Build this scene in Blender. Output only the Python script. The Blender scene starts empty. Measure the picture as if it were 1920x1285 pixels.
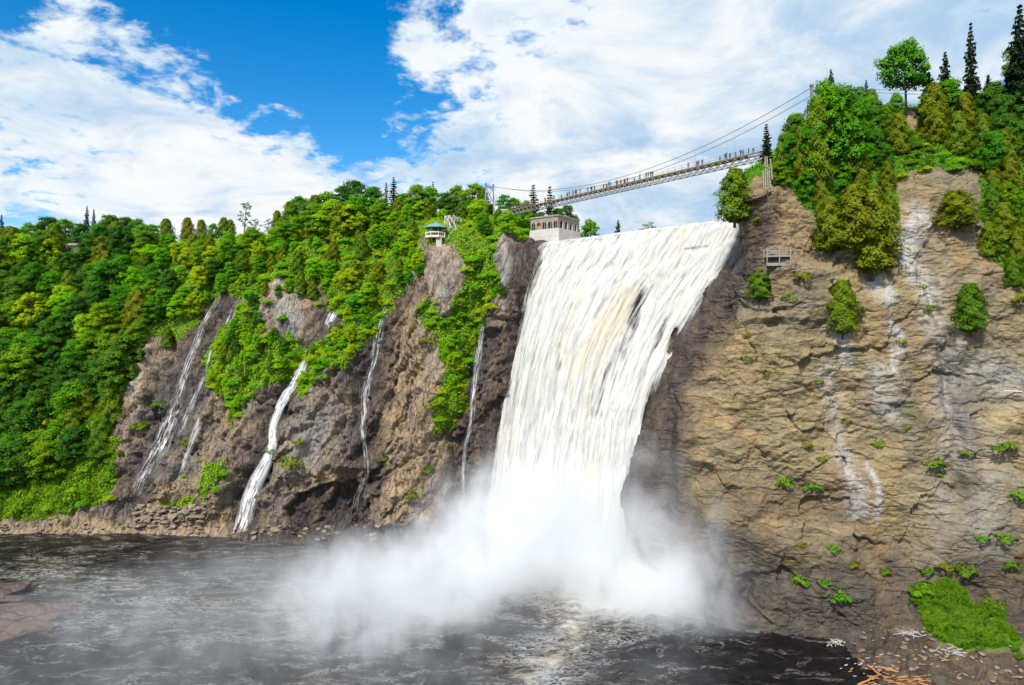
import bpy, bmesh, math, random
import numpy as np
from mathutils import Vector, Matrix
from mathutils.bvhtree import BVHTree

# ------------------------------------------------------------------ camera, sky, sun, exposure
F, HC, HOR = 1280.0, 60.0, 620.0          # focal length in photo pixels, eye height, horizon row
scene = bpy.context.scene
COL = scene.collection
cam_d = bpy.data.cameras.new('camera'); cam = bpy.data.objects.new('camera', cam_d); COL.objects.link(cam)
cam.location = (0, 0, HC); cam.rotation_euler = (math.radians(90), 0, 0)
cam_d.sensor_width = 36; cam_d.lens = 36 * F / 1920; cam_d.shift_y = -22.5 / 1920
cam_d.clip_end = 6000; cam_d.clip_start = 0.5
scene.camera = cam

SUN_EL, SUN_AZ = 46.0, 206.0               # azimuth clockwise from +Y (view direction): behind the camera, to the left
sd = Vector((math.sin(math.radians(SUN_AZ)) * math.cos(math.radians(SUN_EL)),
             math.cos(math.radians(SUN_AZ)) * math.cos(math.radians(SUN_EL)), math.sin(math.radians(SUN_EL))))
sun_d = bpy.data.lights.new('sun', 'SUN'); sun = bpy.data.objects.new('sun', sun_d); COL.objects.link(sun)
sun_d.energy = 2.9; sun_d.angle = math.radians(5.0); sun_d.color = (1.0, 0.93, 0.82)
sun.rotation_euler = (-sd).to_track_quat('-Z', 'Y').to_euler(); sun.location = (-60, -120, 200)

scene.view_settings.view_transform = 'Standard'; scene.view_settings.look = 'None'
scene.view_settings.exposure = 0.82; scene.view_settings.gamma = 1.0
scene.cycles.use_denoising = True
scene.cycles.max_bounces = 12; scene.cycles.diffuse_bounces = 3; scene.cycles.glossy_bounces = 2
scene.cycles.transmission_bounces = 3; scene.cycles.transparent_max_bounces = 16; scene.cycles.volume_bounces = 10
scene.cycles.volume_step_rate = 1.0; scene.cycles.volume_max_steps = 128
scene.cycles.caustics_reflective = False; scene.cycles.caustics_refractive = False


class NT:
    """small helper to wire shader nodes"""
    def __init__(s, tree): s.t = tree; s.n = tree.nodes; s.l = tree.links
    def set(s, sock, v):
        if isinstance(v, bpy.types.NodeSocket): s.l.new(v, sock)
        elif v is not None:
            if hasattr(sock, 'default_value'):
                if sock.type == 'RGBA' and isinstance(v, (tuple, list)) and len(v) == 3: v = (*v, 1)
                sock.default_value = v
    def new(s, typ, out=0, props=None, **ins):
        nd = s.n.new(typ)
        for k, v in (props or {}).items(): setattr(nd, k, v)
        for k, v in ins.items():
            key = int(k[1:]) if k[0] == 'i' and k[1:].isdigit() else k.replace('_', ' ')
            s.set(nd.inputs[key], v)
        return nd if out is None else nd.outputs[out]
    def m(s, op, a, b=None, c=None, clamp=False):
        nd = s.n.new('ShaderNodeMath'); nd.operation = op; nd.use_clamp = clamp
        for i, v in enumerate((a, b, c)):
            if v is not None: s.set(nd.inputs[i], v)
        return nd.outputs[0]
    def vm(s, op, a, b=None, out=0, scale=None):
        nd = s.n.new('ShaderNodeVectorMath'); nd.operation = op
        s.set(nd.inputs[0], a)
        if b is not None: s.set(nd.inputs[1], b)
        if scale is not None: s.set(nd.inputs['Scale'], scale)
        return nd.outputs[out]
    def mix(s, f, a, b, blend='MIX'):
        nd = s.n.new('ShaderNodeMix'); nd.data_type = 'RGBA'; nd.blend_type = blend
        s.set(nd.inputs[0], f); s.set(nd.inputs[6], a); s.set(nd.inputs[7], b)
        return nd.outputs[2]
    def rng(s, v, a, b, c=0.0, d=1.0, smooth=False):
        nd = s.n.new('ShaderNodeMapRange')
        if smooth: nd.interpolation_type = 'SMOOTHSTEP'
        for i, x in enumerate((v, a, b, c, d)): s.set(nd.inputs[i], x)
        return nd.outputs[0]
    def ramp(s, v, stops):
        nd = s.n.new('ShaderNodeValToRGB'); e = nd.color_ramp.elements
        while len(e) < len(stops): e.new(0.5)
        for k, (p, c) in enumerate(stops):
            e[k].position = p; e[k].color = (*c, 1)
        s.set(nd.inputs[0], v); return nd.outputs[0]
    def noise(s, vec, scale, detail=4, rough=0.55, dist=0.0, out=0):
        return s.new('ShaderNodeTexNoise', out, Vector=vec, Scale=scale, Detail=detail, Roughness=rough, Distortion=dist)
    def attr(s, name, out=2):
        return s.new('ShaderNodeAttribute', out, {'attribute_name': name})
    def mapv(s, vec, scale=(1, 1, 1), rot=(0, 0, 0), loc=(0, 0, 0)):
        return s.new('ShaderNodeMapping', 0, Vector=vec, Scale=scale, Rotation=rot, Location=loc)


world = bpy.data.worlds.new('World'); scene.world = world; world.use_nodes = True
w = NT(world.node_tree); w.n.clear()
sky = w.n.new('ShaderNodeTexSky'); sky.sky_type = 'NISHITA'; sky.sun_disc = False
sky.sun_elevation = math.radians(SUN_EL); sky.sun_rotation = math.radians(SUN_AZ)
sky.air_density = 1.0; sky.dust_density = 0.4; sky.ozone_density = 2.5
hsv = w.new('ShaderNodeHueSaturation', 0, Saturation=1.5, Value=1.0, Hue=0.5, Color=sky.outputs[0])
dirv = w.new('ShaderNodeTexCoord', 'Generated')
dirv = w.vm('NORMALIZE', dirv)
sep = w.new('ShaderNodeSeparateXYZ', None, Vector=dirv)
az = w.m('MULTIPLY', w.m('ARCTAN2', sep.outputs[0], sep.outputs[1]), 57.2958)
el = w.m('MULTIPLY', w.m('ARCSINE', sep.outputs[2]), 57.2958)
ez = w.m('ADD', w.m('MAXIMUM', sep.outputs[2], 0.0), 0.22)
pl = w.new('ShaderNodeCombineXYZ', 0, X=w.m('DIVIDE', sep.outputs[0], ez), Y=w.m('DIVIDE', sep.outputs[1], ez), Z=0.37)
big = w.noise(pl, 1.6, 3, 0.5, 0.3)
fine = w.noise(pl, 5.5, 9, 0.62, 0.35)
puff = w.noise(w.vm('ADD', pl, (3.1, 7.7, 0)), 17.0, 6, 0.6, 0.2)
def blob(a0, e0, ra, re, tilt=0.0):
    """smooth patch of sky centred on an azimuth and an elevation"""
    ct, st = math.cos(math.radians(tilt)), math.sin(math.radians(tilt))
    da, de = w.m('SUBTRACT', az, a0), w.m('SUBTRACT', el, e0)
    x = w.m('DIVIDE', w.m('ADD', w.m('MULTIPLY', da, ct), w.m('MULTIPLY', de, st)), ra)
    y = w.m('DIVIDE', w.m('SUBTRACT', w.m('MULTIPLY', de, ct), w.m('MULTIPLY', da, st)), re)
    d2 = w.m('ADD', w.m('MULTIPLY', x, x), w.m('MULTIPLY', y, y))
    return w.m('EXPONENT', w.m('MULTIPLY', d2, -1.0))
cov = w.m('ADD', w.m('MULTIPLY', w.m('SUBTRACT', fine, 0.5), 1.3), w.m('MULTIPLY', w.m('SUBTRACT', big, 0.5), 0.5))
cov = w.m('ADD', cov, w.m('MULTIPLY', w.m('SUBTRACT', puff, 0.5), 0.6))
cov = w.m('ADD', cov, 0.16)
for (a0, e0, ra, re, tilt, k) in ((-18.5, 22.5, 9.5, 6.5, -38, -0.62), (-13.0, 16.5, 3.0, 4.0, 15, -0.24), (-14.5, 9.5, 6, 3.5, 0, 0.2), (-24.0, 27.0, 8.0, 5, 0, -0.35),
                                  (9, 17, 16, 14, 0, 0.42), (-27, 12, 11, 7, 0, 0.22), (-36, 17, 6, 5, 0, 0.10),
                                  (26, 20, 14, 14, 0, 0.45), (-20, 9, 8, 5, 0, 0.2),  (-38.0, 22.0, 4, 3.5, 0, -0.14)):
    cov = w.m('ADD', cov, w.m('MULTIPLY', blob(a0, e0, ra, re, tilt), k))
cm = w.rng(cov, 0.04, 0.31, 0, 1, True)
shade = w.noise(w.vm('ADD', pl, (9.0, 2.0, 0)), 2.6, 6, 0.6, 0.5)
ccol = w.mix(w.rng(w.m('ADD', shade, w.m('MULTIPLY', blob(25, 15, 17, 8), 0.12)), 0.42, 0.70, 0, 1, True), (5.5, 5.6, 5.65), (2.5, 3.6, 4.85))
thin = w.rng(cov, 0.1, 0.55, 0, 1, True)
ccol = w.mix(thin, w.mix(0.5, ccol, (4.2, 5.1, 5.8)), ccol)
skyc = w.mix(cm, hsv, ccol)
bg = w.new('ShaderNodeBackground', 0, Color=skyc, Strength=0.1)
wo = w.n.new('ShaderNodeOutputWorld'); w.l.new(bg, wo.inputs[0])

# ------------------------------------------------------------------ helpers
rnd = random.Random(11)
nr = np.random.default_rng(5)

def P(px, py, Y): return ((px - 960) / F * Y, Y, HC + (HOR - py) / F * Y)
def to_px(V):
    return 960 + F * V[..., 0] / V[..., 1], HOR - F * (V[..., 2] - HC) / V[..., 1]

_perm = np.random.default_rng(3).permutation(256).astype(np.int64); _perm = np.concatenate([_perm, _perm])
_grad = np.random.default_rng(4).normal(size=(256, 3)); _grad /= np.linalg.norm(_grad, axis=1)[:, None]
def perlin(p):
    i = np.floor(p).astype(np.int64); f = p - i; i &= 255
    u = f * f * f * (f * (f * 6 - 15) + 10); r = 0
    for dx in (0, 1):
        wx = u[:, 0] if dx else 1 - u[:, 0]
        for dy in (0, 1):
            wy = u[:, 1] if dy else 1 - u[:, 1]
            for dz in (0, 1):
                wz = u[:, 2] if dz else 1 - u[:, 2]
                h = _perm[(_perm[(_perm[(i[:, 0] + dx) & 255] + i[:, 1] + dy) & 255] + i[:, 2] + dz) & 255]
                g = _grad[h]
                r = r + wx * wy * wz * (g[:, 0] * (f[:, 0] - dx) + g[:, 1] * (f[:, 1] - dy) + g[:, 2] * (f[:, 2] - dz))
    return r * 1.6
def fbm(p, o=4, g=0.5):
    a, r = 1.0, 0
    for k in range(o): r = r + a * perlin(p * 2.03 ** k + 17.3 * k); a *= g
    return r
def ridged(p, o=3, g=0.5):
    a, r = 1.0, 0
    for k in range(o): r = r + a * (1 - 2 * np.abs(perlin(p * 2.07 ** k + 9.1 * k))); a *= g
    return r
def facets(p, seed, tilt=0.3, jump=0.4):
    """angular blocks: every random cell has its own offset and tilt"""
    i0 = np.floor(p).astype(np.int64); best = np.full(len(p), 1e9); val = np.zeros(len(p))
    tab = np.random.default_rng(seed).uniform(-1, 1, (4096, 7))
    for dx in (-1, 0, 1):
        for dy in (-1, 0, 1):
            for dz in (-1, 0, 1):
                c = i0 + (dx, dy, dz); h = (c[:, 0] * 73856093 ^ c[:, 1] * 19349663 ^ c[:, 2] * 83492791) & 4095
                t = tab[h]; rel = p - (c + 0.5 + 0.45 * t[:, :3]); q = (rel ** 2).sum(1); k = q < best
                best[k] = q[k]; val[k] = (jump * t[:, 6] + (rel * t[:, 3:6]).sum(1) * tilt * 2)[k]
    return val
def smooth(x, a, b):
    t = np.clip((x - a) / (b - a), 0, 1); return t * t * (3 - 2 * t)
def dist_line(x, y, pts):
    """distance in photo pixels from points to a polyline"""
    d = np.full(x.shape, 1e9)
    for (x0, y0), (x1, y1) in zip(pts[:-1], pts[1:]):
        dx, dy = x1 - x0, y1 - y0
        t = np.clip(((x - x0) * dx + (y - y0) * dy) / (dx * dx + dy * dy), 0, 1)
        d = np.minimum(d, np.hypot(x - x0 - t * dx, y - y0 - t * dy))
    return d
def in_poly(x, y, poly):
    r = np.zeros(x.shape, bool); n = len(poly)
    for i in range(n):
        (x0, y0), (x1, y1) = poly[i], poly[(i + 1) % n]
        if y0 == y1: continue
        r ^= ((y0 > y) != (y1 > y)) & (x < (x1 - x0) * (y - y0) / (y1 - y0) + x0)
    return r
def catmull(A, u):
    k = A.shape[0]; u = np.clip(u, 0, k - 1 - 1e-9); i = u.astype(int); t = (u - i).reshape((-1,) + (1,) * (A.ndim - 1))
    g = lambda j: A[np.clip(j, 0, k - 1)]
    p0, p1, p2, p3 = g(i - 1), g(i), g(i + 1), g(i + 2)
    m1, m2 = (p2 - p0) * 0.42, (p3 - p1) * 0.42
    return (2*t**3 - 3*t**2 + 1) * p1 + (t**3 - 2*t**2 + t) * m1 + (-2*t**3 + 3*t**2) * p2 + (t**3 - t**2) * m2
def samples(weights, n):
    """n parameter values along segments, denser on the segments of larger weight"""
    c = np.concatenate([[0], np.cumsum(weights)]); return np.interp(np.linspace(0, c[-1], n), c, np.arange(len(c)))
def grid_normals(G):
    du = np.gradient(G, axis=1); dv = np.gradient(G, axis=0)
    n = np.cross(du, dv); n /= np.linalg.norm(n, axis=2)[..., None] + 1e-9
    return n

def mk_mesh(name, V, Q, smooth_=False, attrs=None):
    me = bpy.data.meshes.new(name); V = np.asarray(V, np.float32); Q = np.asarray(Q, np.int32)
    k = Q.shape[1]
    me.vertices.add(len(V)); me.vertices.foreach_set('co', V.ravel())
    me.loops.add(Q.size); me.loops.foreach_set('vertex_index', Q.ravel())
    me.polygons.add(len(Q)); me.polygons.foreach_set('loop_start', np.arange(0, Q.size, k, dtype=np.int32))
    if smooth_: me.polygons.foreach_set('use_smooth', np.ones(len(Q), bool))
    for a, v in (attrs or {}).items():
        vec = np.ndim(v) == 2
        at = me.attributes.new(a, 'FLOAT_VECTOR' if vec else 'FLOAT', 'POINT'); at.data.foreach_set('vector' if vec else 'value', np.asarray(v, np.float32).ravel())
    me.update(calc_edges=True); return me
def grid_quads(nr_, nc):
    i = np.arange(nr_ - 1)[:, None] * nc + np.arange(nc - 1)[None, :]
    return np.stack([i, i + 1, i + nc + 1, i + nc], -1).reshape(-1, 4)
def obj(name, me, mat=None, parent=None):
    o = bpy.data.objects.new(name, me); COL.objects.link(o)
    if mat is not None:
        if len(me.materials) == 0: me.materials.append(mat)
    if parent is not None: o.parent = parent
    return o
def tag(o, label=None, cat=None, group=None, kind=None):
    if label: o['label'] = label
    if cat: o['category'] = cat
    if group: o['group'] = group
    if kind: o['kind'] = kind
    return o
def empty(name, loc=(0, 0, 0), rz=0.0):
    o = bpy.data.objects.new(name, None); COL.objects.link(o); o.location = loc; o.rotation_euler = (0, 0, rz)
    o.empty_display_size = 0.5; return o
def copy_tree(o, parent=None):
    c = o.copy(); COL.objects.link(c); c.parent = parent
    for ch in o.children: copy_tree(ch, c)
    return c

class MB:
    """collects boxes, bars and tubes into one mesh"""
    def __init__(s): s.v = []; s.f = []
    def add(s, vs, fs):
        b = len(s.v); s.v += [tuple(v) for v in vs]; s.f += [tuple(i + b for i in f) for f in fs]; return s
    def bar(s, a, b, wd, ht=None, up=(0, 0, 1)):
        a, b = Vector(a), Vector(b); ht = ht or wd; d = (b - a).normalized(); u = Vector(up)
        if abs(d.dot(u)) > 0.97: u = Vector((0, 1, 0))
        x = d.cross(u).normalized() * wd / 2; y = x.cross(d).normalized() * ht / 2
        vs = [p + sx * x + sy * y for p in (a, b) for sx, sy in ((-1, -1), (1, -1), (1, 1), (-1, 1))]
        return s.add(vs, [(0, 3, 2, 1), (4, 5, 6, 7), (0, 1, 5, 4), (1, 2, 6, 5), (2, 3, 7, 6), (3, 0, 4, 7)])
    def box(s, lo, hi):
        (x0, y0, z0), (x1, y1, z1) = lo, hi
        return s.bar(((x0 + x1) / 2, (y0 + y1) / 2, z0), ((x0 + x1) / 2, (y0 + y1) / 2, z1), abs(x1 - x0), abs(y1 - y0))
    def tube(s, pts, rads, n=8, cap=True):
        rings = []; pts = [Vector(p) for p in pts]; b = len(s.v)
        for i, p in enumerate(pts):
            d = (pts[min(i + 1, len(pts) - 1)] - pts[max(i - 1, 0)]).normalized()
            u = Vector((0, 0, 1)) if abs(d.z) < 0.9 else Vector((0, 1, 0))
            x = d.cross(u).normalized(); y = d.cross(x)
            r = rads[i] if isinstance(rads, (list, tuple)) else rads
            s.v += [tuple(p + r * (math.cos(2*math.pi*k/n) * x + math.sin(2*math.pi*k/n) * y)) for k in range(n)]
        for i in range(len(pts) - 1):
            for k in range(n):
                k2 = (k + 1) % n
                s.f.append((b + i*n + k, b + i*n + k2, b + (i+1)*n + k2, b + (i+1)*n + k))
        if cap: s.f += [tuple(b + k for k in range(n))[::-1], tuple(b + (len(pts)-1)*n + k for k in range(n))]
        return s
    def mesh(s, name, sm=False):
        me = bpy.data.meshes.new(name); me.from_pydata(s.v, [], s.f); me.update()
        if sm: me.polygons.foreach_set('use_smooth', [True] * len(me.polygons))
        return me
    def build(s, name, mat, parent=None, sm=False): return obj(name, s.mesh(name, sm), mat, parent)

# ------------------------------------------------------------------ materials
def mat_new(name):
    m = bpy.data.materials.new(name); m.use_nodes = True; t = NT(m.node_tree); t.n.clear()
    out = t.n.new('ShaderNodeOutputMaterial'); return m, t, out

def rock_material(name, tan, grey, warm, layer_rot, layer_scale, crack_k=0.75, bump_k=0.95):
    m, t, out = mat_new(name)
    pos = t.new('ShaderNodeNewGeometry', 'Position')
    lay = t.mapv(pos, layer_scale, layer_rot)
    n1 = t.noise(pos, 0.055, 4, 0.6, 0.6)
    n2 = t.noise(lay, 0.5, 8, 0.68, 0.6)
    n3 = t.noise(pos, 1.6, 6, 0.7)
    n4 = t.noise(lay, 1.7, 6, 0.7, 1.0)
    c = t.mix(t.rng(n1, 0.4, 0.62), tan, grey)
    c = t.mix(t.m('MULTIPLY', t.rng(t.noise(pos, 0.09, 5, 0.65, 0.3), 0.5, 0.64), 0.85), c, warm)
    c = t.mix(t.m('MULTIPLY', t.attr('warm'), t.rng(n3, 0.25, 0.6)), c, warm)
    c = t.mix(t.rng(n2, 0.36, 0.66, 0.0, 1.0), t.mix(0.55, c, (0.06, 0.046, 0.034)), c)
    c = t.mix(t.rng(n4, 0.54, 0.75, 0, 0.7), c, t.mix(0.55, c, (0.62, 0.55, 0.44)))
    c = t.mix(t.rng(n3, 0.3, 0.5, 0.45, 0.0), c, (0.07, 0.052, 0.036))
    vs_ = t.noise(t.mapv(pos, (0.5, 0.5, 0.07)), 0.6, 5, 0.6, 0.4)
    c = t.mix(t.rng(vs_, 0.52, 0.72, 0, 0.6), c, t.mix(0.6, c, (0.14, 0.125, 0.10)))
    crack = t.new('ShaderNodeTexVoronoi', 'Distance', {'feature': 'DISTANCE_TO_EDGE'}, Vector=t.vm('ADD', lay, t.vm('SCALE', t.noise(pos, 0.4, 4, out=1), scale=1.6)), Scale=0.42)
    c = t.mix(t.rng(crack, 0.0, 0.05, crack_k, 0), c, (0.03, 0.022, 0.018))
    moss = t.m('MULTIPLY', t.rng(t.noise(pos, 0.22, 6, 0.7), 0.54, 0.68), t.attr('moss'))
    c = t.mix(moss, c, (0.13, 0.12, 0.025))
    st = t.m('MULTIPLY', t.attr('stain'), t.rng(t.noise(t.mapv(pos, (1.2, 1.2, 0.22)), 0.9, 7, 0.72), 0.30, 0.58))
    c = t.mix(t.m('MULTIPLY', st, 0.85), c, (0.56, 0.565, 0.58))
    wet = t.attr('wet'); wet_shade = t.m('MULTIPLY', wet, t.rng(t.noise(t.mapv(pos, (1, 1, 0.35)), 0.35, 5, 0.65), 0.22, 0.55, 0.45, 1.0))  # wet rock darkens here, along with shade painted into the same mask
    c = t.mix(wet_shade, c, t.mix(0.6, t.mix(1.0, c, (0.28, 0.23, 0.24), 'MULTIPLY'), (0.03, 0.022, 0.025)))
    c = t.mix(t.attr('veg'), c, t.mix(t.rng(n3, 0.35, 0.65), (0.06, 0.13, 0.013), (0.11, 0.21, 0.016)))
    hgt = t.m('ADD', t.m('MULTIPLY', n2, 1.1), t.m('ADD', t.m('MULTIPLY', n3, 0.35), t.m('MULTIPLY', t.rng(crack, 0, 0.12), 0.3)))
    bump = t.new('ShaderNodeBump', 0, Strength=bump_k, Distance=1.0, Height=hgt)
    bs = t.new('ShaderNodeBsdfPrincipled', 0, Base_Color=c, Roughness=t.rng(wet_shade, 0, 1, 0.9, 0.42), Normal=bump)
    t.set(bs.node.inputs['Specular IOR Level'], t.rng(wet_shade, 0, 1, 0.2, 0.5))
    t.l.new(bs, out.inputs[0]); return m
M = {}
M['rock_l'] = rock_material('rock_left', (0.38, 0.285, 0.195), (0.26, 0.22, 0.195), (0.58, 0.41, 0.23), (0.0, 0.55, 0.0), (1.15, 0.9, 0.4))
M['rock_r'] = rock_material('rock_right', (0.41, 0.315, 0.16), (0.25, 0.225, 0.16), (0.45, 0.30, 0.145), (0.0, 0.12, 0.0), (0.42, 0.42, 1.25), 0.3, 0.7)

M['rock_slab'] = rock_material('rock_slab', (0.23, 0.145, 0.115), (0.17, 0.115, 0.10), (0.30, 0.19, 0.14), (0.0, 0.1, 0.0), (0.3, 0.5, 1.2))

def leaf_material(name, c1, c2, c3, trans=0.35):
    m, t, out = mat_new(name)
    oi = t.new('ShaderNodeObjectInfo', 'Random')
    pos = t.new('ShaderNodeNewGeometry', 'Position')
    n = t.noise(pos, 0.55, 3, 0.6)
    c = t.ramp(oi, [(0.0, c1), (0.5, c2), (1.0, c3)])
    c = t.mix(t.rng(n, 0.3, 0.7), t.mix(1.0, c, (0.72, 0.78, 0.7), 'MULTIPLY'), t.mix(1.0, c, (1.22, 1.14, 0.95), 'MULTIPLY'))
    rp = t.new('ShaderNodeNewGeometry', 'Random Per Island')
    c = t.mix(t.rng(rp, 0, 1, 0, 0.5), c, t.mix(1.0, c, (1.25, 1.12, 0.8), 'MULTIPLY'))
    cn = t.new('ShaderNodeVectorTransform', 0, {'vector_type': 'NORMAL', 'convert_from': 'OBJECT', 'convert_to': 'WORLD'}, Vector=t.attr('cn', 'Vector'))
    gn = t.new('ShaderNodeNewGeometry', 'Normal')
    nn_ = t.vm('NORMALIZE', t.vm('ADD', t.vm('SCALE', cn, scale=0.62), t.vm('SCALE', gn, scale=0.38)))
    p = t.new('ShaderNodeBsdfPrincipled', 0, Base_Color=c, Roughness=0.65, Normal=nn_)
    t.set(p.node.inputs['Specular IOR Level'], 0.15)
    tr = t.new('ShaderNodeBsdfTranslucent', 0, Color=t.mix(1.0, c, (1.15, 1.4, 0.5), 'MULTIPLY'))
    mx = t.new('ShaderNodeMixShader', 0, Fac=trans, i1=p, i2=tr)
    t.l.new(mx, out.inputs[0]); return m
M['leaf_broad'] = leaf_material('leaf_broad', (0.065, 0.25, 0.014), (0.12, 0.34, 0.012), (0.22, 0.36, 0.010), 0.42)
M['leaf_dark'] = leaf_material('leaf_dark', (0.04, 0.145, 0.022), (0.065, 0.195, 0.018), (0.115, 0.24, 0.016))
M['leaf_cedar'] = leaf_material('leaf_cedar', (0.10, 0.22, 0.012), (0.165, 0.25, 0.010), (0.20, 0.225, 0.010), 0.35)
M['leaf_spruce'] = leaf_material('leaf_spruce', (0.016, 0.036, 0.017), (0.022, 0.048, 0.019), (0.032, 0.055, 0.018), 0.12)
M['leaf_fresh'] = leaf_material('leaf_fresh', (0.075, 0.22, 0.012), (0.11, 0.25, 0.012), (0.16, 0.26, 0.010), 0.45)

M['leaf_lime'] = leaf_material('leaf_lime', (0.13, 0.42, 0.012), (0.25, 0.50, 0.012), (0.42, 0.51, 0.010), 0.45)

def plain(name, col, rough=0.7, var=0.25, scale=1.5, metal=0.0, bump=0.0):
    m, t, out = mat_new(name); pos = t.new('ShaderNodeTexCoord', 'Object')
    n = t.noise(pos, scale, 5, 0.65)
    c = t.mix(t.rng(n, 0.3, 0.7), tuple(x * (1 - var) for x in col), tuple(min(1, x * (1 + var)) for x in col))
    nb = t.new('ShaderNodeBump', 0, Strength=bump, Distance=0.05, Height=t.noise(pos, scale * 4, 4)) if bump else None
    p = t.new('ShaderNodeBsdfPrincipled', 0, Base_Color=c, Roughness=rough, Metallic=metal, Normal=nb)
    t.l.new(p, out.inputs[0]); return m
M['bark'] = plain('bark', (0.10, 0.075, 0.055), 0.9, 0.4, 3, bump=0.6)
M['bark_pale'] = plain('bark_pale', (0.34, 0.30, 0.26), 0.9, 0.4, 3)
M['steel'] = plain('steel', (0.20, 0.215, 0.21), 0.5, 0.2, 1)
M['steel_light'] = plain('steel_light', (0.30, 0.31, 0.29), 0.5, 0.2, 1)
M['cable'] = plain('cable', (0.17, 0.18, 0.2), 0.5, 0.1)
M['timber_deck'] = plain('timber_deck', (0.19, 0.14, 0.075), 0.85, 0.4, 2)
M['concrete'] = plain('concrete', (0.52, 0.50, 0.465), 0.85, 0.18, 0.5)
M['stone'] = plain('stone', (0.30, 0.25, 0.21), 0.9, 0.35, 1.2, bump=0.5)
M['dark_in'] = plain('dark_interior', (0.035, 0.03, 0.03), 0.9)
M['white_paint'] = plain('white_paint', (0.72, 0.69, 0.62), 0.6, 0.12, 2)
M['teal_roof'] = plain('teal_roof', (0.17, 0.31, 0.31), 0.6, 0.2, 1.5)
M['wood_grey'] = plain('wood_grey', (0.30, 0.28, 0.265), 0.85, 0.3, 2)
M['wood_warm'] = plain('wood_warm', (0.33, 0.23, 0.14), 0.85, 0.3, 2)
M['drift'] = plain('driftwood', (0.50, 0.235, 0.085), 0.85, 0.4, 0.8, bump=0.5)
M['drift_pale'] = plain('driftwood_pale', (0.55, 0.50, 0.47), 0.85, 0.3, 0.8)
M['boulder'] = plain('boulder', (0.25, 0.195, 0.14), 0.9, 0.4, 0.8, bump=0.6)
M['boulder_red'] = plain('boulder_red', (0.17, 0.105, 0.085), 0.6, 0.7, 5.0, bump=0.9)
M['blue'] = plain('blue_board', (0.05, 0.28, 0.62), 0.5)

# ------------------------------------------------------------------ left cliff and hill
def pxcol(px, rows): return [P(px, py, Y) for py, Y in rows]
LC = [
 pxcol(-700, [(1100,185),(990,202),(900,212),(800,222),(700,232),(600,244),(525,258),(475,285),(462,380)]),
 pxcol(-250, [(1090,188),(985,204),(895,213),(795,222),(695,232),(595,244),(515,258),(475,280),(465,370)]),
 pxcol(0,   [(1085,190),(986,204),(890,214),(790,222),(690,232),(590,244),(510,258),(475,278),(465,350)]),
 pxcol(220, [(1085,190),(984,204),(890,211),(800,217),(700,226),(600,238),(520,252),(474,272),(464,340)]),
 pxcol(400, [(1085,189),(990,201),(900,205),(810,210),(710,217),(610,227),(520,240),(462,262),(455,335)]),
 pxcol(520, [(1085,188),(995,198),(900,202),(810,205),(710,211),(610,221),(520,234),(455,256),(445,330)]),
 pxcol(640, [(1040,186),(1000,196),(905,199),(810,202),(710,207),(610,215),(520,228),(440,252),(425,325)]),
 pxcol(760, [(1040,184),(1000,194),(905,197),(810,200),(710,204),(610,210),(510,221),(425,248),(408,320)]),
 pxcol(850, [(1040,184),(1000,193),(905,196),(810,198.5),(710,201.5),(610,205),(478,212),(425,240),(402,315)]),
 [P(890,1045,183),P(893,1000,192),P(902,905,195),P(912,810,197),P(922,710,199.5),P(930,600,202),P(935,475,206),P(930,430,232),P(930,402,310)],
 [P(905,1045,184),P(909,1000,193),P(922,905,196),P(938,810,198),P(957,710,200),P(975,600,202.5),P(1008,470,204.5),P(1000,455,228),P(990,410,305)],
 [P(960,1045,190),P(965,1000,198),P(978,905,201),P(995,810,203),P(1012,710,205),P(1032,600,208),P(1060,472,213),P(1060,462,232),P(1060,450,305)],
]
LG = np.array(LC).transpose(1, 0, 2)       # rows (base to top), columns
ru = samples([0.6, 1, 1, 1, 1, 1, 0.9, 0.7, 0.3], 470)[:470]; ru = np.clip(ru, 0, 8)
cu = samples([0.4, 0.6, 1.3, 1.1, 0.9, 0.9, 0.9, 0.8, 0.6, 0.45, 0.35], 660)
G = catmull(LG, ru); G = catmull(G.transpose(1, 0, 2), cu).transpose(1, 0, 2)
Nn = -grid_normals(G)
if Nn[200, 400, 1] > 0: Nn = -Nn
gx, gy = to_px(G); fl = G.reshape(-1, 3); x, y = gx.ravel(), gy.ravel()
jx = x + 16 * fbm(fl * 0.12, 3); jy = y + 16 * fbm(fl * 0.12 + 50, 3)

STREAMS = {   # photo path of each side cascade, with its width in photo pixels
 'a': ([(421,538),(402,572),(385,602),(366,650),(350,692),(338,735),(325,780),(305,830),(288,862),(262,905),(249,938)], [4,8,11,11,11,14,20,24,22,18,14]),
 'b': ([(402,638),(392,668),(384,705),(368,745),(350,782),(332,830)], [3,5,6,8,10,12]),
 'c': ([(443,562),(436,590),(425,622)], [8,14,14]),
 'd': ([(630,572),(622,592),(611,618)], [7,13,12]),
 'e': ([(578,668),(566,694),(545,726),(528,758),(514,795),(510,832),(500,862),(482,900),(466,945),(450,998)], [9,14,15,12,11,13,15,20,21,23]),
 'f': ([(738,552),(722,585),(713,612),(705,660),(694,705),(686,745),(682,800),(685,845),(688,888),(672,930),(658,990)], [4,8,11,14,11,13,8,7,7,10,9]),
 'g': ([(912,578),(904,620),(897,670),(889,735),(884,790),(873,840),(869,890),(870,935),(850,975)], [4,8,9,9,7,6,5,4,4]),
 'h': ([(383,768),(372,800),(352,852),(332,905)], [9,10,8,5]),
}
def amp_keep(lo, hi): return smooth(y, lo, hi)
axis = np.array([0.52, 0.12, 0.84]); axis /= np.linalg.norm(axis)
al = fl @ axis; st = fl - al[:, None] * axis * 0.72            # stretched along the tilted beds
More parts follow.
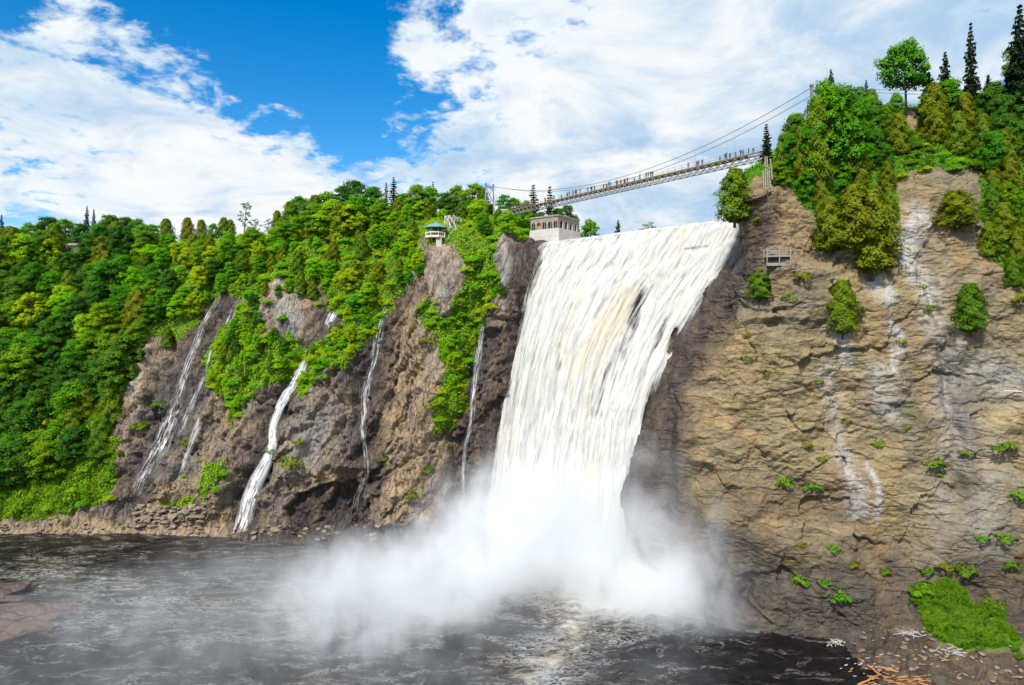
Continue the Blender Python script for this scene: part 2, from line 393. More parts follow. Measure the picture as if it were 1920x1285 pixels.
d = 2.3 * ridged(st * 0.075, 2) + 1.5 * ridged(st * 0.19 + 5, 3) + 0.55 * ridged(fl * 0.5 + 8, 3) + 0.28 * fbm(fl * 1.7, 2)
wv = fl + 1.2 * np.stack([fbm(fl * 0.2, 2), fbm(fl * 0.2 + 31, 2), fbm(fl * 0.2 + 77, 2)], -1)
sw = wv - (wv @ axis)[:, None] * axis * 0.72
d = 0.62 * d + 2.7 * facets(sw / 8.0, 1) + 1.0 * facets(sw / 3.1, 2) + 0.3 * facets(sw / 1.4, 3)
d += 0.6 * np.abs(((al * 0.0 + fl[:, 2] + 2.2 * fbm(fl * 0.09, 2)) * 0.22) % 1.0 - 0.5)
for k in 'abefg': d -= (2.0 if k in 'ab' else 3.4) * np.exp(-(dist_line(jx, jy, STREAMS[k][0]) / (26 if k in 'fg' else 20)) ** 2)
for pts, a, wd in (([(838,470),(835,560),(815,650),(790,760),(760,900),(750,980)], 4.0, 38), ([(960,480),(945,570),(925,680),(905,800),(895,900)], 2.6, 24),
                   ([(545,560),(520,640),(480,800),(430,920)], 3.0, 40), ([(640,700),(600,800),(540,860)], 3.0, 45), ([(290,640),(270,760),(240,860)], 2.5, 30)):
    d += a * np.exp(-(dist_line(jx, jy, pts) / wd) ** 2)
CREASE = ([(860,770),(800,850),(730,880),(690,905)], [(905,600),(870,720),(850,830),(845,960)], [(330,650),(300,750),(270,860)], [(600,720),(640,760),(650,850)], [(470,745),(520,760),(560,775)],
          [(770,600),(740,700),(735,780)], [(940,600),(910,760),(880,900)], [(660,690),(600,800),(520,840)], [(400,800),(330,900)], [(790,700),(760,820),(700,960)], [(235,830),(290,800),(330,770)])
crk = np.min([dist_line(jx + 6 * fbm(fl * 0.5, 2), jy + 6 * fbm(fl * 0.5 + 9, 2), c) for c in CREASE], axis=0)
d -= 2.3 * np.exp(-(crk / 7) ** 2)
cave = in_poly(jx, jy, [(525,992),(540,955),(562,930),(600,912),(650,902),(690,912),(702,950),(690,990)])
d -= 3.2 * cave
d += 2.6 * np.exp(-(dist_line(jx, jy, [(500,930),(535,895),(580,880),(640,862),(680,870)]) / 14) ** 2)
beach = smooth(jy, 966, 990) * (1 - smooth(jx, 420, 480))
up = 1 - smooth(np.repeat(ru, 660), 6.3, 7.2)
d = d * (0.35 + 0.65 * up) * (1 - 0.85 * beach)
d *= 1 - smooth(x, 940, 990) * 0.5
VL = fl + Nn.reshape(-1, 3) * d[:, None]
VEG_L = [
 [(-900,440),(0,440),(300,445),(450,430),(560,400),(700,380),(800,390),(900,395),(1000,420),(1004,464),(950,468),(925,490),(940,560),(905,592),(880,560),(874,478),(810,470),(800,530),(742,552),(690,585),(650,618),(600,560),(560,545),(520,545),(480,590),(448,555),(420,545),(375,600),(335,640),(300,640),(262,690),(225,750),(215,800),(240,860),(215,930),(190,962),(0,978),(-900,985)],
 [(470,560),(500,640),(560,640),(575,662),(545,715),(500,740),(470,760),(440,800),(420,745),(388,742),(408,650),(440,600)],
 [(560,720),(585,660),(650,610),(690,585),(742,552),(702,640),(655,690),(600,722),(575,760)],
 [(880,470),(930,500),(944,560),(925,590),(890,645),(880,730),(850,800),(815,815),(812,780),(838,700),(800,600),(812,560),(838,610),(868,560)],
 [(395,880),(450,870),(440,905),(405,945),(390,920)],
 [(290,955),(340,930),(380,925),(378,945),(300,960)],
]
veg = np.zeros(len(VL), bool)
for poly in VEG_L: veg |= in_poly(jx, jy, poly)
veg = veg.astype(float)
wet = np.zeros(len(VL))
for k, wd in (('a', 40), ('b', 30), ('f', 42), ('g', 34), ('e', 22), ('d', 26), ('c', 18)):
    wet = np.maximum(wet, np.exp(-(dist_line(jx, jy, STREAMS[k][0]) / wd) ** 2))
wet = np.maximum(wet, smooth(jx - (1010 - (jy - 470) * 0.21), -50, -28))
wet = np.maximum(wet, cave * 1.0); wet = np.maximum(wet, smooth(jy, 955, 1000) * smooth(jx, 420, 470))  # cave recess gets its shade as dark colour; shoreline rock is wet
warm = np.zeros(len(VL))
for pts, wd in (([(770,600),(760,700),(750,760),(720,830)], 32), ([(815,800),(770,900),(750,960)], 26), ([(830,700),(850,760)], 20), ([(975,500),(955,600),(930,720)], 12), ([(275,690),(265,760)], 22)):
    warm = np.maximum(warm, np.exp(-(dist_line(jx, jy, pts) / wd) ** 2))
stain = np.zeros(len(VL))
for pts, wd, k in (([(640,790),(590,830),(560,850)], 40, 0.55), ([(845,500),(848,620),(830,690)], 20, 0.5), ([(955,490),(945,570)], 24, 0.6), ([(540,560),(548,620)], 24, 0.9), ([(350,690),(330,790),(290,870)], 45, 0.45), ([(270,680),(262,740)], 16, 0.7)):
    stain = np.maximum(stain, k * np.exp(-(dist_line(jx, jy, pts) / wd) ** 2))
stain *= 0.6 * (1 - np.clip(beach, 0, 1))
warm = np.maximum(warm, beach * 0.75)
moss = np.clip(np.exp(-(dist_line(jx, jy, [(390,790),(430,900),(560,850)]) / 60) ** 2) + np.exp(-(dist_line(jx, jy, [(820,820),(800,900),(760,960)]) / 40) ** 2) + 0.35, 0, 1)
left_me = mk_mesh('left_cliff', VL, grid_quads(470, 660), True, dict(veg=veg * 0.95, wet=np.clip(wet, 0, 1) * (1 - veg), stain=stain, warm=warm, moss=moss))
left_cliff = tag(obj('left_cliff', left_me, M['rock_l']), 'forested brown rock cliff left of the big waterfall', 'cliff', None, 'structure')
bvhL = BVHTree.FromPolygons([tuple(v) for v in VL.tolist()], grid_quads(470, 660).tolist())

# ------------------------------------------------------------------ right cliff and hill
C1 = [(1195,1150,151),(1195,1100,151),(1190,1000,152.5),(1192,880,154.5),(1240,695,157),(1318,560,159),(1392,440,160),(1386,372,150),(1405,342,156),(1415,332,172),(1415,330,215)]
rows = [
 [(1330,1195,141.8),(1450,1218,135.6),(1560,1245,130),(1640,1345,111),(1790,1440,102),(2100,1480,96),(2700,1520,88)],
 [(1330,1130,143.5),(1450,1150,138.5),(1580,1176,134.2),(1700,1172,130),(1860,1160,126),(2100,1155,121),(2700,1155,112)],
 [(1320,1000,145),(1450,1000,140),(1590,1000,137),(1720,1000,134),(1870,1000,130.5),(2100,1000,126),(2700,1000,116)],
 [(1308,850,147),(1440,850,141.2),(1590,850,138.2),(1730,850,135.5),(1880,850,132.5),(2100,850,128),(2700,850,118)],
 [(1330,700,149),(1440,700,142),(1590,700,139.2),(1730,700,137),(1880,700,134),(2100,700,130),(2700,700,120)],
 [(1378,560,150),(1455,560,143),(1590,560,140.4),(1730,560,138.5),(1880,560,136),(2100,560,132),(2700,560,122)],
 [(1405,440,147.5),(1465,440,144),(1590,440,142),(1730,440,140.5),(1880,440,138.5),(2100,430,134),(2700,420,124)],
 [(1405,356,145.5),(1465,352,146.5),(1590,372,145.5),(1730,352,144.5),(1880,360,143),(2100,340,138),(2700,320,128)],
 [(1430,322,156),(1490,300,156),(1590,270,157),(1740,262,156),(1890,240,154),(2100,205,149),(2700,170,139)],
 [(1440,308,172),(1495,270,172),(1590,215,174),(1740,205,172),(1900,175,170),(2150,135,165),(2700,90,155)],
 [(1440,306,215),(1500,275,215),(1595,225,215),(1740,215,215),(1900,190,215),(2150,150,215),(2700,100,210)],
]
RG = []
for c1, r in zip(C1, rows):
    p1 = P(*c1); c0 = (p1[0] - 4, p1[1] + 16, p1[2] - 1); cc = (p1[0] - 14, p1[1] + 26, p1[2] - 2)
    if c1[1] < 450:      # above the lip the flank runs straight back, upstream
        c0 = (p1[0] * (p1[1] + 14) / p1[1] + 1.5, p1[1] + 14, p1[2] - 1); cc = (p1[0] * (p1[1] + 30) / p1[1] + 5, p1[1] + 30, p1[2] - 2)
    RG.append([cc, c0, p1] + [P(*q) for q in r])
RG = np.array(RG)
ru = samples([0.55, 1, 1, 1, 1, 0.9, 0.7, 0.7, 0.6, 0.3], 520); cu = samples([0.2, 0.35, 0.8, 0.85, 0.9, 0.9, 0.9, 0.9, 0.35], 560)
G = catmull(RG, ru); G = catmull(G.transpose(1, 0, 2), cu).transpose(1, 0, 2)
Nn = grid_normals(G)
if Nn[200, 350, 1] > 0: Nn = -Nn
gx, gy = to_px(G); fl = G.reshape(-1, 3); x, y = gx.ravel(), gy.ravel()
jx = x + 16 * fbm(fl * 0.14, 3); jy = y + 16 * fbm(fl * 0.14 + 50, 3)
st = fl * np.array([0.3, 0.3, 1.0]); warp = fbm(fl * 0.06, 3)
zz = fl[:, 2] + 0.08 * fl[:, 0] + 5.0 * warp
def ledge(h, ph): f_ = (zz / h + ph) % 1.0; return np.where(f_ < 0.8, f_ / 0.8, (1 - f_) / 0.2) - 0.5
msk = 0.5 + 0.9 * np.clip(fbm(fl * 0.08 + 30, 2), -0.5, 0.6)
d = 1.7 * ridged(fl * 0.055 + 3, 2) + 0.35 * ridged(fl * np.array([0.13, 0.13, 0.2]), 3) + 0.16 * ridged(fl * np.array([0.5, 0.5, 0.9]), 3) + 0.12 * fbm(fl * 1.8, 2)
wv = fl + 1.2 * np.stack([fbm(fl * 0.2, 2), fbm(fl * 0.2 + 31, 2), fbm(fl * 0.2 + 77, 2)], -1); wv = wv @ np.array([[1, 0, .12], [0, 1, 0], [-.12, 0, 1]])
d += 1.7 * facets(wv / [11, 11, 9], 11) + 0.5 * facets(wv / [4.6, 4.6, 2.6], 12) + 0.2 * facets(wv / [2.2, 2.2, 0.8], 13)
d += msk * (0.30 * ledge(4.3, 0.1) + 0.2 * ledge(1.7, 0.4) + 0.1 * ledge(0.8, 0.7))
for pts, a, wd in (([(1745,400),(1735,520),(1770,640),(1790,900)], -1.4, 12), ([(1560,620),(1590,800),(1600,980)], -1.6, 20), ([(1455,620),(1425,680),(1440,760)], -1.8, 16),
                   ([(1330,470),(1335,540),(1300,640),(1250,740),(1220,900)], 1.8, 20), ([(1430,940),(1330,980)], 1.4, 30), ([(1395,1130),(1395,1080)], -2.2, 8),
                   ([(1480,1120),(1620,1100)], 1.2, 30), ([(1500,590),(1400,590)], 1.5, 20), ([(1285,720),(1290,850),(1275,950)], 1.6, 18)):
    d += a * np.exp(-(dist_line(jx, jy, pts) / wd) ** 2)
d *= 1 - 0.65 * np.exp(-(dist_line(x, y, [(1388,440),(1318,560),(1240,695),(1195,850),(1190,1000)]) / 34) ** 2)
shore = smooth(np.repeat(1 - ru, 560), 0.0, 0.6) * smooth(x, 1560, 1660)
up = 1 - smooth(np.repeat(ru, 560), 7.2, 8.2)
d = d * (0.3 + 0.7 * up) * (1 - 0.35 * shore)
VR = fl + Nn.reshape(-1, 3) * d[:, None]
VR[:, 2] += shore * (1.0 * fbm(fl * 0.22 + 4, 2) + 0.45 * fbm(fl * 0.8, 2))
VEG_R = [[(1395,352),(1440,338),(1470,372),(1520,392),(1535,470),(1580,440),(1600,440),(1640,500),(1668,440),(1690,352),(1760,325),(1830,338),(1838,420),(1862,520),(1990,560),(2800,560),(2800,-200),(1400,-200)],
         [(1708,1122),(1765,1092),(1805,1110),(1822,1155),(1860,1172),(1905,1190),(1925,1240),(1860,1228),(1790,1208),(1735,1190)]]
veg = (in_poly(jx, jy, VEG_R[0]) | in_poly(jx, jy, VEG_R[1])).astype(float)
veg *= 1 - in_poly(jx, jy, [(1690,215),(1720,205),(1725,245),(1700,255)])
wet = smooth(-(dist_line(jx, jy, [(1388,440),(1318,560),(1240,695),(1195,850),(1190,1000),(1195,1180)])), -98, -48)
wet = np.maximum(wet, smooth(jy + 0.17 * (1700 - jx) * (jx < 1700), 1085, 1150) * (1 - smooth(jx, 1740, 1850)) * 0.9)
wet = np.maximum(wet, smooth(jy, 940, 1110) * 0.85); wet = np.maximum(wet, 0.9 * smooth(jy - 0.45 * (jx - 1300), 880, 980) * (1 - smooth(jx, 1420, 1560)))  # lower wall darkened: wet rock and painted shade together
wet = np.maximum(wet, (1 - smooth(jx, 1270, 1330)) * smooth(jy, 560, 620))
wet = np.maximum(wet, 0.55 * np.exp(-(dist_line(jx, jy, [(1330,960),(1450,930),(1580,950)]) / 45) ** 2))
wet = np.maximum(wet, 0.6 * np.exp(-(dist_line(jx, jy, [(1760,640),(1800,760),(1800,900)]) / 30) ** 2))
stain = np.zeros(len(VR))
for pts, wd, k in (([(1712,420),(1708,470),(1716,520),(1745,560)], 24, 0.95), ([(1745,600),(1775,660),(1785,760),(1795,850)], 32, 0.75), ([(1568,618),(1582,680)], 13, 1.0), ([(1545,690),(1568,760),(1580,830)], 16, 0.6),
                   ([(1660,605),(1672,650),(1676,700)], 11, 0.9), ([(1578,850),(1600,910),(1606,960)], 16, 1.0), ([(1634,880),(1640,960)], 9, 0.9), ([(1640,710),(1660,760)], 26, 0.6), ([(1830,690),(1880,720)], 40, 0.45),
                   ([(1638,525),(1645,555)], 16, 0.8), ([(1855,850),(1830,1000)], 40, 0.3), ([(1760,950),(1740,1060)], 40, 0.25)):
    stain = np.maximum(stain, k * np.exp(-(dist_line(jx, jy, pts) / wd) ** 2))
warm = np.maximum(0.9 * np.exp(-(dist_line(jx, jy, [(1410,400),(1450,420),(1500,470)]) / 50) ** 2), 0.55 * np.exp(-(dist_line(jx, jy, [(1320,720),(1330,820),(1300,900)]) / 40) ** 2))
moss = np.clip(0.45 + 0.5 * np.exp(-(dist_line(jx, jy, [(1480,1080),(1580,1100),(1700,1040)]) / 70) ** 2), 0, 1)
right_me = mk_mesh('right_cliff', VR, grid_quads(520, 560), True, dict(veg=veg * 0.95, wet=np.clip(wet, 0, 1) * (1 - veg), stain=stain * (1 - veg), warm=warm, moss=moss))
right_cliff = tag(obj('right_cliff', right_me, M['rock_r']), 'tall tan layered rock cliff right of the big waterfall', 'cliff', None, 'structure')
bvhR = BVHTree.FromPolygons([tuple(v) for v in VR.tolist()], grid_quads(520, 560).tolist())

CAM = Vector((0, 0, HC))
def hit(px, py, which=None):
    dr = Vector(((px - 960) / F, 1, (HOR - py) / F)).normalized(); best = None
    for b in ([bvhL, bvhR] if which is None else [which]):
        h = b.ray_cast(CAM, dr)
        if h[0] is not None and (best is None or h[3] < best[3]): best = h
    return (best[0], best[1]) if best else (None, None)
def ground(X, Y):
    z = None
    for b in (bvhL, bvhR):
        h = b.ray_cast(Vector((X, Y, 300)), Vector((0, 0, -1)))
        if h[0] is not None and (z is None or h[0].z > z): z = h[0].z
    return z

# ------------------------------------------------------------------ the big waterfall: rock behind, sheets of water
EL = [P(*q) for q in ((1022,468,203),(1003,508,201.5),(985,560,200.5),(962,660,199),(943,760,197.5),(925,880,196),(914,985,195),(908,1060,194.5))]
ER = [P(*q) for q in ((1396,424,160),(1352,500,159),(1308,566,158.3),(1238,690,157),(1205,800,155.6),(1190,900,154.6),(1182,1040,153.6),(1178,1150,153))]
UP = Vector((0.70, 0.714, 0))
def up_rows(E, back):
    e = Vector(E[0]); return [tuple(e + UP * b + Vector((0, 0, z))) for b, z in back]
BACK = [(90, 3.9), (28, 3.3), (11, 2.5), (4, 1.2)]
edgeL = np.array(up_rows(EL, BACK) + EL); edgeR = np.array(up_rows(ER, BACK) + ER)
NRW, NCW = 460, 300
ru = samples([0.25, 0.3, 0.5, 0.6, 0.8, 1, 1.2, 1.2, 1.2, 1.1, 0.8], NRW)
eL, eR = catmull(edgeL, ru), catmull(edgeR, ru)
s = np.linspace(0, 1, NCW)
def fall_grid(off, seed, s_lo=0.0, s_hi=1.0, streak=1.0):
    ss = s_lo + (s_hi - s_lo) * s
    Gw = eL[:, None, :] * (1 - ss)[None, :, None] + eR[:, None, :] * ss[None, :, None]
    n = -grid_normals(Gw)
    if n[250, 150, 1] > 0: n = -n
    S = np.broadcast_to(ss[None, :], Gw.shape[:2]); T = np.broadcast_to(ru[:, None], Gw.shape[:2])
    wob = np.stack([S * 40, T * 1.1, np.full(S.shape, seed)], -1).reshape(-1, 3)
    fallw = smooth(T.ravel(), 3.2, 5.0)
    q = np.stack([S.ravel() * 16 + 0.25 * fbm(wob * [0.3, 1.2, 1], 2), T.ravel() * 0.6, np.full(S.size, seed)], -1)
    q2 = q * [3.6, 2.2, 1] + 3; q3 = q * [10, 3.5, 1] + 7
    dd = 1.3 * fbm(q * [1, .6, 1], 2) + streak * (0.16 * ridged(q2 * [1, .5, 1], 2) + 0.06 * fbm(q3 * [1, .6, 1], 2))
    dd = dd * (0.25 + 0.75 * fallw) + 2.2 * np.sin(np.pi * S.ravel()) * smooth(T.ravel(), 4.0, 7.0)
    return Gw.reshape(-1, 3) + n.reshape(-1, 3) * (dd + off)[:, None], S.ravel(), T.ravel()

def water_material(name, base_alpha, dens):
    m, t, out = mat_new(name)
    S, T = t.attr('s'), t.attr('t')
    uv = t.new('ShaderNodeCombineXYZ', 0, X=t.m('MULTIPLY', S, 30.0), Y=t.m('MULTIPLY', T, 0.62), Z=dens)
    uv2 = t.new('ShaderNodeCombineXYZ', 0, X=t.m('MULTIPLY', S, 70.0), Y=t.m('MULTIPLY', T, 1.9), Z=dens + 4)
    n1 = t.noise(uv, 1.0, 3, 0.55, 0.4); n2 = t.noise(uv2, 1.0, 2, 0.5, 0.3)
    fo = t.noise(t.mapv(t.new('ShaderNodeNewGeometry', 'Position'), (1, 1, 0.45)), 0.42, 6, 0.66, 0.6)
    n1 = t.m('ADD', t.m('MULTIPLY', n1, 0.55), t.m('MULTIPLY', fo, 0.45))
    n3 = t.noise(t.new('ShaderNodeCombineXYZ', 0, X=t.m('MULTIPLY', S, 9.0), Y=t.m('MULTIPLY', T, 0.35), Z=2.0), 1.0, 4, 0.6, 0.6)
    c = t.mix(t.rng(t.m('ADD', t.m('MULTIPLY', n1, 0.72), t.m('MULTIPLY', n2, 0.28)), 0.36, 0.58), (0.675, 0.70, 0.70), (0.80, 0.785, 0.73))
    c = t.mix(t.m('MULTIPLY', t.rng(n3, 0.49, 0.66), t.attr('cream')), c, (0.78, 0.69, 0.50))
    thick = t.m('ADD', t.m('ADD', t.m('MULTIPLY', t.rng(n1, 0.3, 0.7), 0.55), t.m('MULTIPLY', t.rng(n2, 0.3, 0.7), 0.4)), t.attr('thick'))
    a = t.rng(thick, 0.40, 0.40 + base_alpha, 0, 1, True)
    bp = t.new('ShaderNodeBump', 0, Strength=0.16, Distance=0.3, Height=t.m('ADD', n1, t.m('MULTIPLY', n2, 0.4)))
    df = t.new('ShaderNodeBsdfDiffuse', 0, Color=c, Normal=bp)
    tl = t.new('ShaderNodeBsdfTranslucent', 0, Color=c)
    sh = t.new('ShaderNodeMixShader', 0, Fac=0.25, i1=df, i2=tl)
    fin = t.new('ShaderNodeMixShader', 0, Fac=a, i1=t.new('ShaderNodeBsdfTransparent', 0), i2=sh)
    t.l.new(fin, out.inputs[0]); return m
M['water_a'] = water_material('white_water', 0.55, 1.0)
M['water_b'] = water_material('white_water_veil', 0.8, 9.0)

VW, S_, T_ = fall_grid(-3.6, 2.0, -0.03, 1.05, 0.6)
rock_back = mk_mesh('fall_rock_face', VW, grid_quads(NRW, NCW), True, dict(veg=VW[:, 0] * 0, wet=VW[:, 0] * 0 + 1, stain=VW[:, 0] * 0, warm=VW[:, 0] * 0, moss=VW[:, 0] * 0))
tag(obj('fall_rock_face', rock_back, M['rock_l']), 'dark wet rock face behind the big waterfall', 'rock face', None, 'structure')
waterfall = tag(empty('waterfall', tuple((np.array(EL[-1]) + np.array(ER[-1])) / 2)), 'huge white waterfall plunging between the two cliffs', 'waterfall', None, 'structure')
for nm, off, seed, mt, slo, shi, tk in (('water_sheet', 0.0, 5.0, 'water_a', -0.015, 1.07, 0.0), ('water_veil', 1.3, 21.0, 'water_b', -0.02, 1.07, -0.28)):
    VW, S_, T_ = fall_grid(off, seed, slo, shi, 1.0)
    px_, py_ = to_px(VW)
    thick = np.full(len(VW), 0.70 + tk)
    thick -= 0.62 * (1 - smooth(np.minimum(S_ + 0.015, 1.07 - S_), 0.0, 0.06)) * smooth(T_, 3.5, 4.6)
    thick -= 0.24 * (1 - smooth(S_, 0.0, 0.24)) * smooth(T_, 4.0, 5.0)
    for pts, wd, k in (([(1205,545),(1180,620),(1150,700),(1120,770)], 17, 0.40), ([(1215,530),(1185,610)], 9, 0.22), ([(1300,470),(1270,560),(1230,650)], 9, 0.16), ([(1180,560),(1130,720),(1100,830)], 24, 0.10), ([(1280,600),(1250,680),(1215,740)], 9, 0.25), ([(1048,650),(1050,690)], 6, 0.35), ([(1265,620),(1255,660)], 8, 0.5),
                       ([(995,600),(965,760),(950,850)], 9, 0.22), ([(1020,570),(1000,680),(985,760)], 7, 0.18), ([(1285,467),(1325,462)], 3, 0.4), ([(1245,600),(1205,720),(1180,800)], 9, 0.3)):
        thick -= k * np.exp(-(dist_line(px_, py_, pts) / wd) ** 2)
    thick += 0.5 * smooth(T_, 8.3, 9.8) - 1.6 * smooth(S_, 0.97, 1.03) * smooth(T_, 7.0, 8.2)
    cream = 0.7 * np.clip(0.25 + np.exp(-(dist_line(px_, py_, [(1110,480),(1125,560),(1120,640)]) / 70) ** 2) + 0.6 * np.exp(-(dist_line(px_, py_, [(1330,425),(1220,470),(1180,560),(1110,700),(1075,860)]) / 50) ** 2), 0, 1)
    me = mk_mesh(nm, VW - np.array(waterfall.location), grid_quads(NRW, NCW), True, dict(s=S_, t=T_, thick=thick, cream=cream))
    obj(nm, me, M[mt], waterfall)

# ------------------------------------------------------------------ side cascades on the left cliff
def cascade_material():
    m, t, out = mat_new('cascade_water')
    S, T = t.attr('s'), t.attr('t')
    n1 = t.noise(t.new('ShaderNodeCombineXYZ', 0, X=t.m('MULTIPLY', S, 4.5), Y=t.m('MULTIPLY', T, 0.2), Z=t.attr('seed')), 1.0, 6, 0.7, 0.6)
    ed = t.m('SUBTRACT', 1.0, t.m('POWER', t.m('ABSOLUTE', S), 2.0))
    a = t.m('MULTIPLY', t.rng(t.m('ADD', n1, t.attr('thick')), 0.40, 0.72, 0, 1, True), t.rng(ed, 0.0, 0.9))
    c = t.mix(t.rng(n1, 0.4, 0.6), (0.72, 0.74, 0.78), (0.92, 0.92, 0.92))
    df = t.new('ShaderNodeBsdfDiffuse', 0, Color=c)
    fin = t.new('ShaderNodeMixShader', 0, Fac=a, i1=t.new('ShaderNodeBsdfTransparent', 0), i2=df)
    t.l.new(fin, out.inputs[0]); return m
M['cascade'] = cascade_material()
CASC = {'a': ('long thin cascade farthest from the big waterfall', -0.03), 'b': ('faint thin cascade just right of the long thin one', -0.03), 'c': ('short veil of water under the cedars above the left gully', -0.06),
        'd': ('short white spout half hidden by bushes at mid slope', 0.08), 'e': ('solid white cascade falling to the pebble shore', 0.1), 'f': ('veil-like cascade down the dark gully below the gazebo ridge', -0.05),
        'g': ('narrow cascade in the dark cleft beside the big waterfall', -0.01), 'h': ('thin trickle beside the lower end of the long cascade', 0.0)}
for si, (k, (pts, ws)) in enumerate(STREAMS.items()):
    pts = np.array(pts, float); n = len(pts); u = np.linspace(0, n - 1, n * 8)
    cp = np.stack([np.interp(u, np.arange(n), pts[:, 0]), np.interp(u, np.arange(n), pts[:, 1])], -1)
    cp[:, 0] += 2.5 * fbm(np.stack([u * 0.45, u * 0 + si * 7, u * 0], -1), 2)
    wd = np.interp(u, np.arange(n), ws) * 0.78
    P3 = []
    for (a, b) in cp:
        h, nn = hit(a, b, bvhL); P3.append(h if h is not None else P3[-1])
    P3 = np.array(P3); Ys = P3[:, 1].copy()
    for _ in range(3): Ys = np.minimum(Ys, np.convolve(np.pad(Ys, 2, 'edge'), np.ones(5) / 5, 'valid'))
    P3 = np.array([P(a, b, Y - 0.5) for (a, b), Y in zip(cp, Ys)])
    nc = 9; Vc = []; Sx = []; Tx = []
    tang = np.gradient(P3, axis=0); tang /= np.linalg.norm(tang, axis=1)[:, None]
    side = np.cross(tang, np.array([0, -1, 0.2])); side /= np.linalg.norm(side, axis=1)[:, None]
    L = np.concatenate([[0], np.cumsum(np.linalg.norm(np.diff(P3, axis=0), axis=1))])
    for i in range(len(P3)):
        for j in range(nc):
            q = j / (nc - 1) * 2 - 1; hw = wd[i] / F * P3[i, 1]
            Vc.append(P3[i] + side[i] * q * hw + np.array([0, -0.5 * (1 - q * q), 0])); Sx.append(q); Tx.append(L[i])
    Vc = np.array(Vc); org = Vc[-5].copy()
    end = smooth(np.repeat(u, nc), 0, 0.8)
    me = mk_mesh('side_cascade', Vc - org, grid_quads(len(P3), nc), True, dict(s=Sx, t=Tx, thick=np.full(len(Vc), CASC[k][1]) - 0.3 * (1 - end) - 0.16 * smooth(np.repeat(u, nc), u[-1] - 0.7, u[-1]), seed=np.full(len(Vc), si * 5.3)))
    o = obj('side_cascade', me, M['cascade']); o.location = org
    tag(o, CASC[k][0], 'waterfall', 'small cascades on the left cliff', 'structure')

# ------------------------------------------------------------------ river basin
ys = np.concatenate([np.linspace(-60, 60, 12)[:-1], np.geomspace(60, 106, 30)[:-1], np.linspace(106, 222, 330)])
us = np.concatenate([np.linspace(-2.6, -0.95, 14)[:-1], np.linspace(-0.95, 0.75, 400), np.linspace(0.75, 2.4, 14)[1:]])
YY, UU = np.meshgrid(ys, us, indexing='ij'); XX = UU * np.maximum(YY, 100.0)
B0 = np.array([9.0, 170.0])
bx, by = XX.ravel(), YY.ravel()
dfall = dist_line(bx, by, [(-8, 192), (26, 152)])
turb = np.exp(-(dfall / 30) ** 2)
p2 = np.stack([bx, by, bx * 0], -1)
hz = (0.26 + 1.0 * turb) * (0.7 * ridged(p2 * np.array([0.10, 0.13, 1]), 2) * 0.6 + 0.5 * fbm(p2 * 0.33, 3)) + 0.10 * fbm(p2 * 0.8, 2)
hz += 1.5 * np.exp(-(dist_line(bx, by, [(27, 138), (36, 140)]) / 7) ** 2)
foam = 1.0 * np.exp(-(dfall / 17) ** 2)
foam = np.maximum(foam, 0.62 * np.exp(-(dist_line(bx, by, [(14, 150), (12, 135), (4, 118)]) / 9) ** 2))
foam = np.maximum(foam, 0.34 * np.exp(-(dist_line(bx, by, [(-10, 160), (-45, 150), (-85, 150)]) / 26) ** 2))
foam = np.maximum(foam, 0.36 * np.exp(-(dist_line(bx, by, [(-60, 150), (-110, 165), (-125, 175)]) / 12) ** 2))
foam = np.maximum(foam, 0.14 * (1 - smooth(bx, 25, 40)))
def basin_material():
    m, t, out = mat_new('basin_water')
    pos = t.new('ShaderNodeNewGeometry', 'Position')
    q = t.mapv(pos, (0.10, 0.24, 0.0), (0, 0, math.radians(-22)))
    n1 = t.noise(q, 1.0, 8, 0.66, 1.2); n2 = t.noise(pos, 0.55, 7, 0.7, 0.8); n3 = t.noise(q, 3.2, 6, 0.7, 1.5)
    f = t.attr('foam')
    line = t.m('SUBTRACT', 1.0, t.m('MULTIPLY', t.m('ABSOLUTE', t.m('SUBTRACT', n3, 0.5)), 15.0))
    k = t.m('ADD', t.m('MULTIPLY', n1, 0.75), t.m('MULTIPLY', n2, 0.35))
    mask = t.rng(t.m('ADD', k, t.m('MULTIPLY', f, 0.62)), 0.86, 1.12, 0, 1, True)
    mask2 = t.m('MULTIPLY', t.m('MAXIMUM', line, 0.0), t.rng(t.m('ADD', t.m('MULTIPLY', n1, 1.0), t.m('MULTIPLY', f, 0.5)), 0.56, 0.85))
    mask = t.m('MAXIMUM', mask, t.m('MULTIPLY', mask2, 1.0), clamp=True)
    fc = t.mix(t.rng(t.noise(pos, 0.07, 3), 0.4, 0.6), (0.62, 0.55, 0.42), (0.74, 0.74, 0.72))
    c = t.mix(mask, t.mix(t.rng(n2, 0.4, 0.7), (0.005, 0.005, 0.006), (0.012, 0.010, 0.010)), fc)
    b1 = t.noise(t.mapv(pos, (0.5, 1.0, 1.0), (0, 0, 0.2)), 0.9, 6, 0.65, 0.5)
    bp = t.new('ShaderNodeBump', 0, Strength=0.7, Distance=0.7, Height=t.m('ADD', b1, t.m('MULTIPLY', mask, 0.25)))
    p = t.new('ShaderNodeBsdfPrincipled', 0, Base_Color=c, Roughness=t.rng(mask, 0, 1, 0.12, 0.85), Normal=bp, IOR=1.33)
    t.l.new(p, out.inputs[0]); return m
me = mk_mesh('river', np.stack([bx, by, hz - 0.1], -1), grid_quads(len(ys), len(us)), True, dict(foam=foam))
tag(obj('river', me, basin_material()), 'dark foaming river pool below the waterfall', 'river', None, 'structure')
# bed and land far around, below everything
me = mk_mesh('ground', [(-3000, -1500, -6), (3000, -1500, -6), (3000, 4000, -6), (-3000, 4000, -6)], [(0, 1, 2, 3)])
gm = plain('soil', (0.06, 0.055, 0.03), 0.95, 0.4, 0.02)
tag(obj('ground', me, gm), kind='structure')

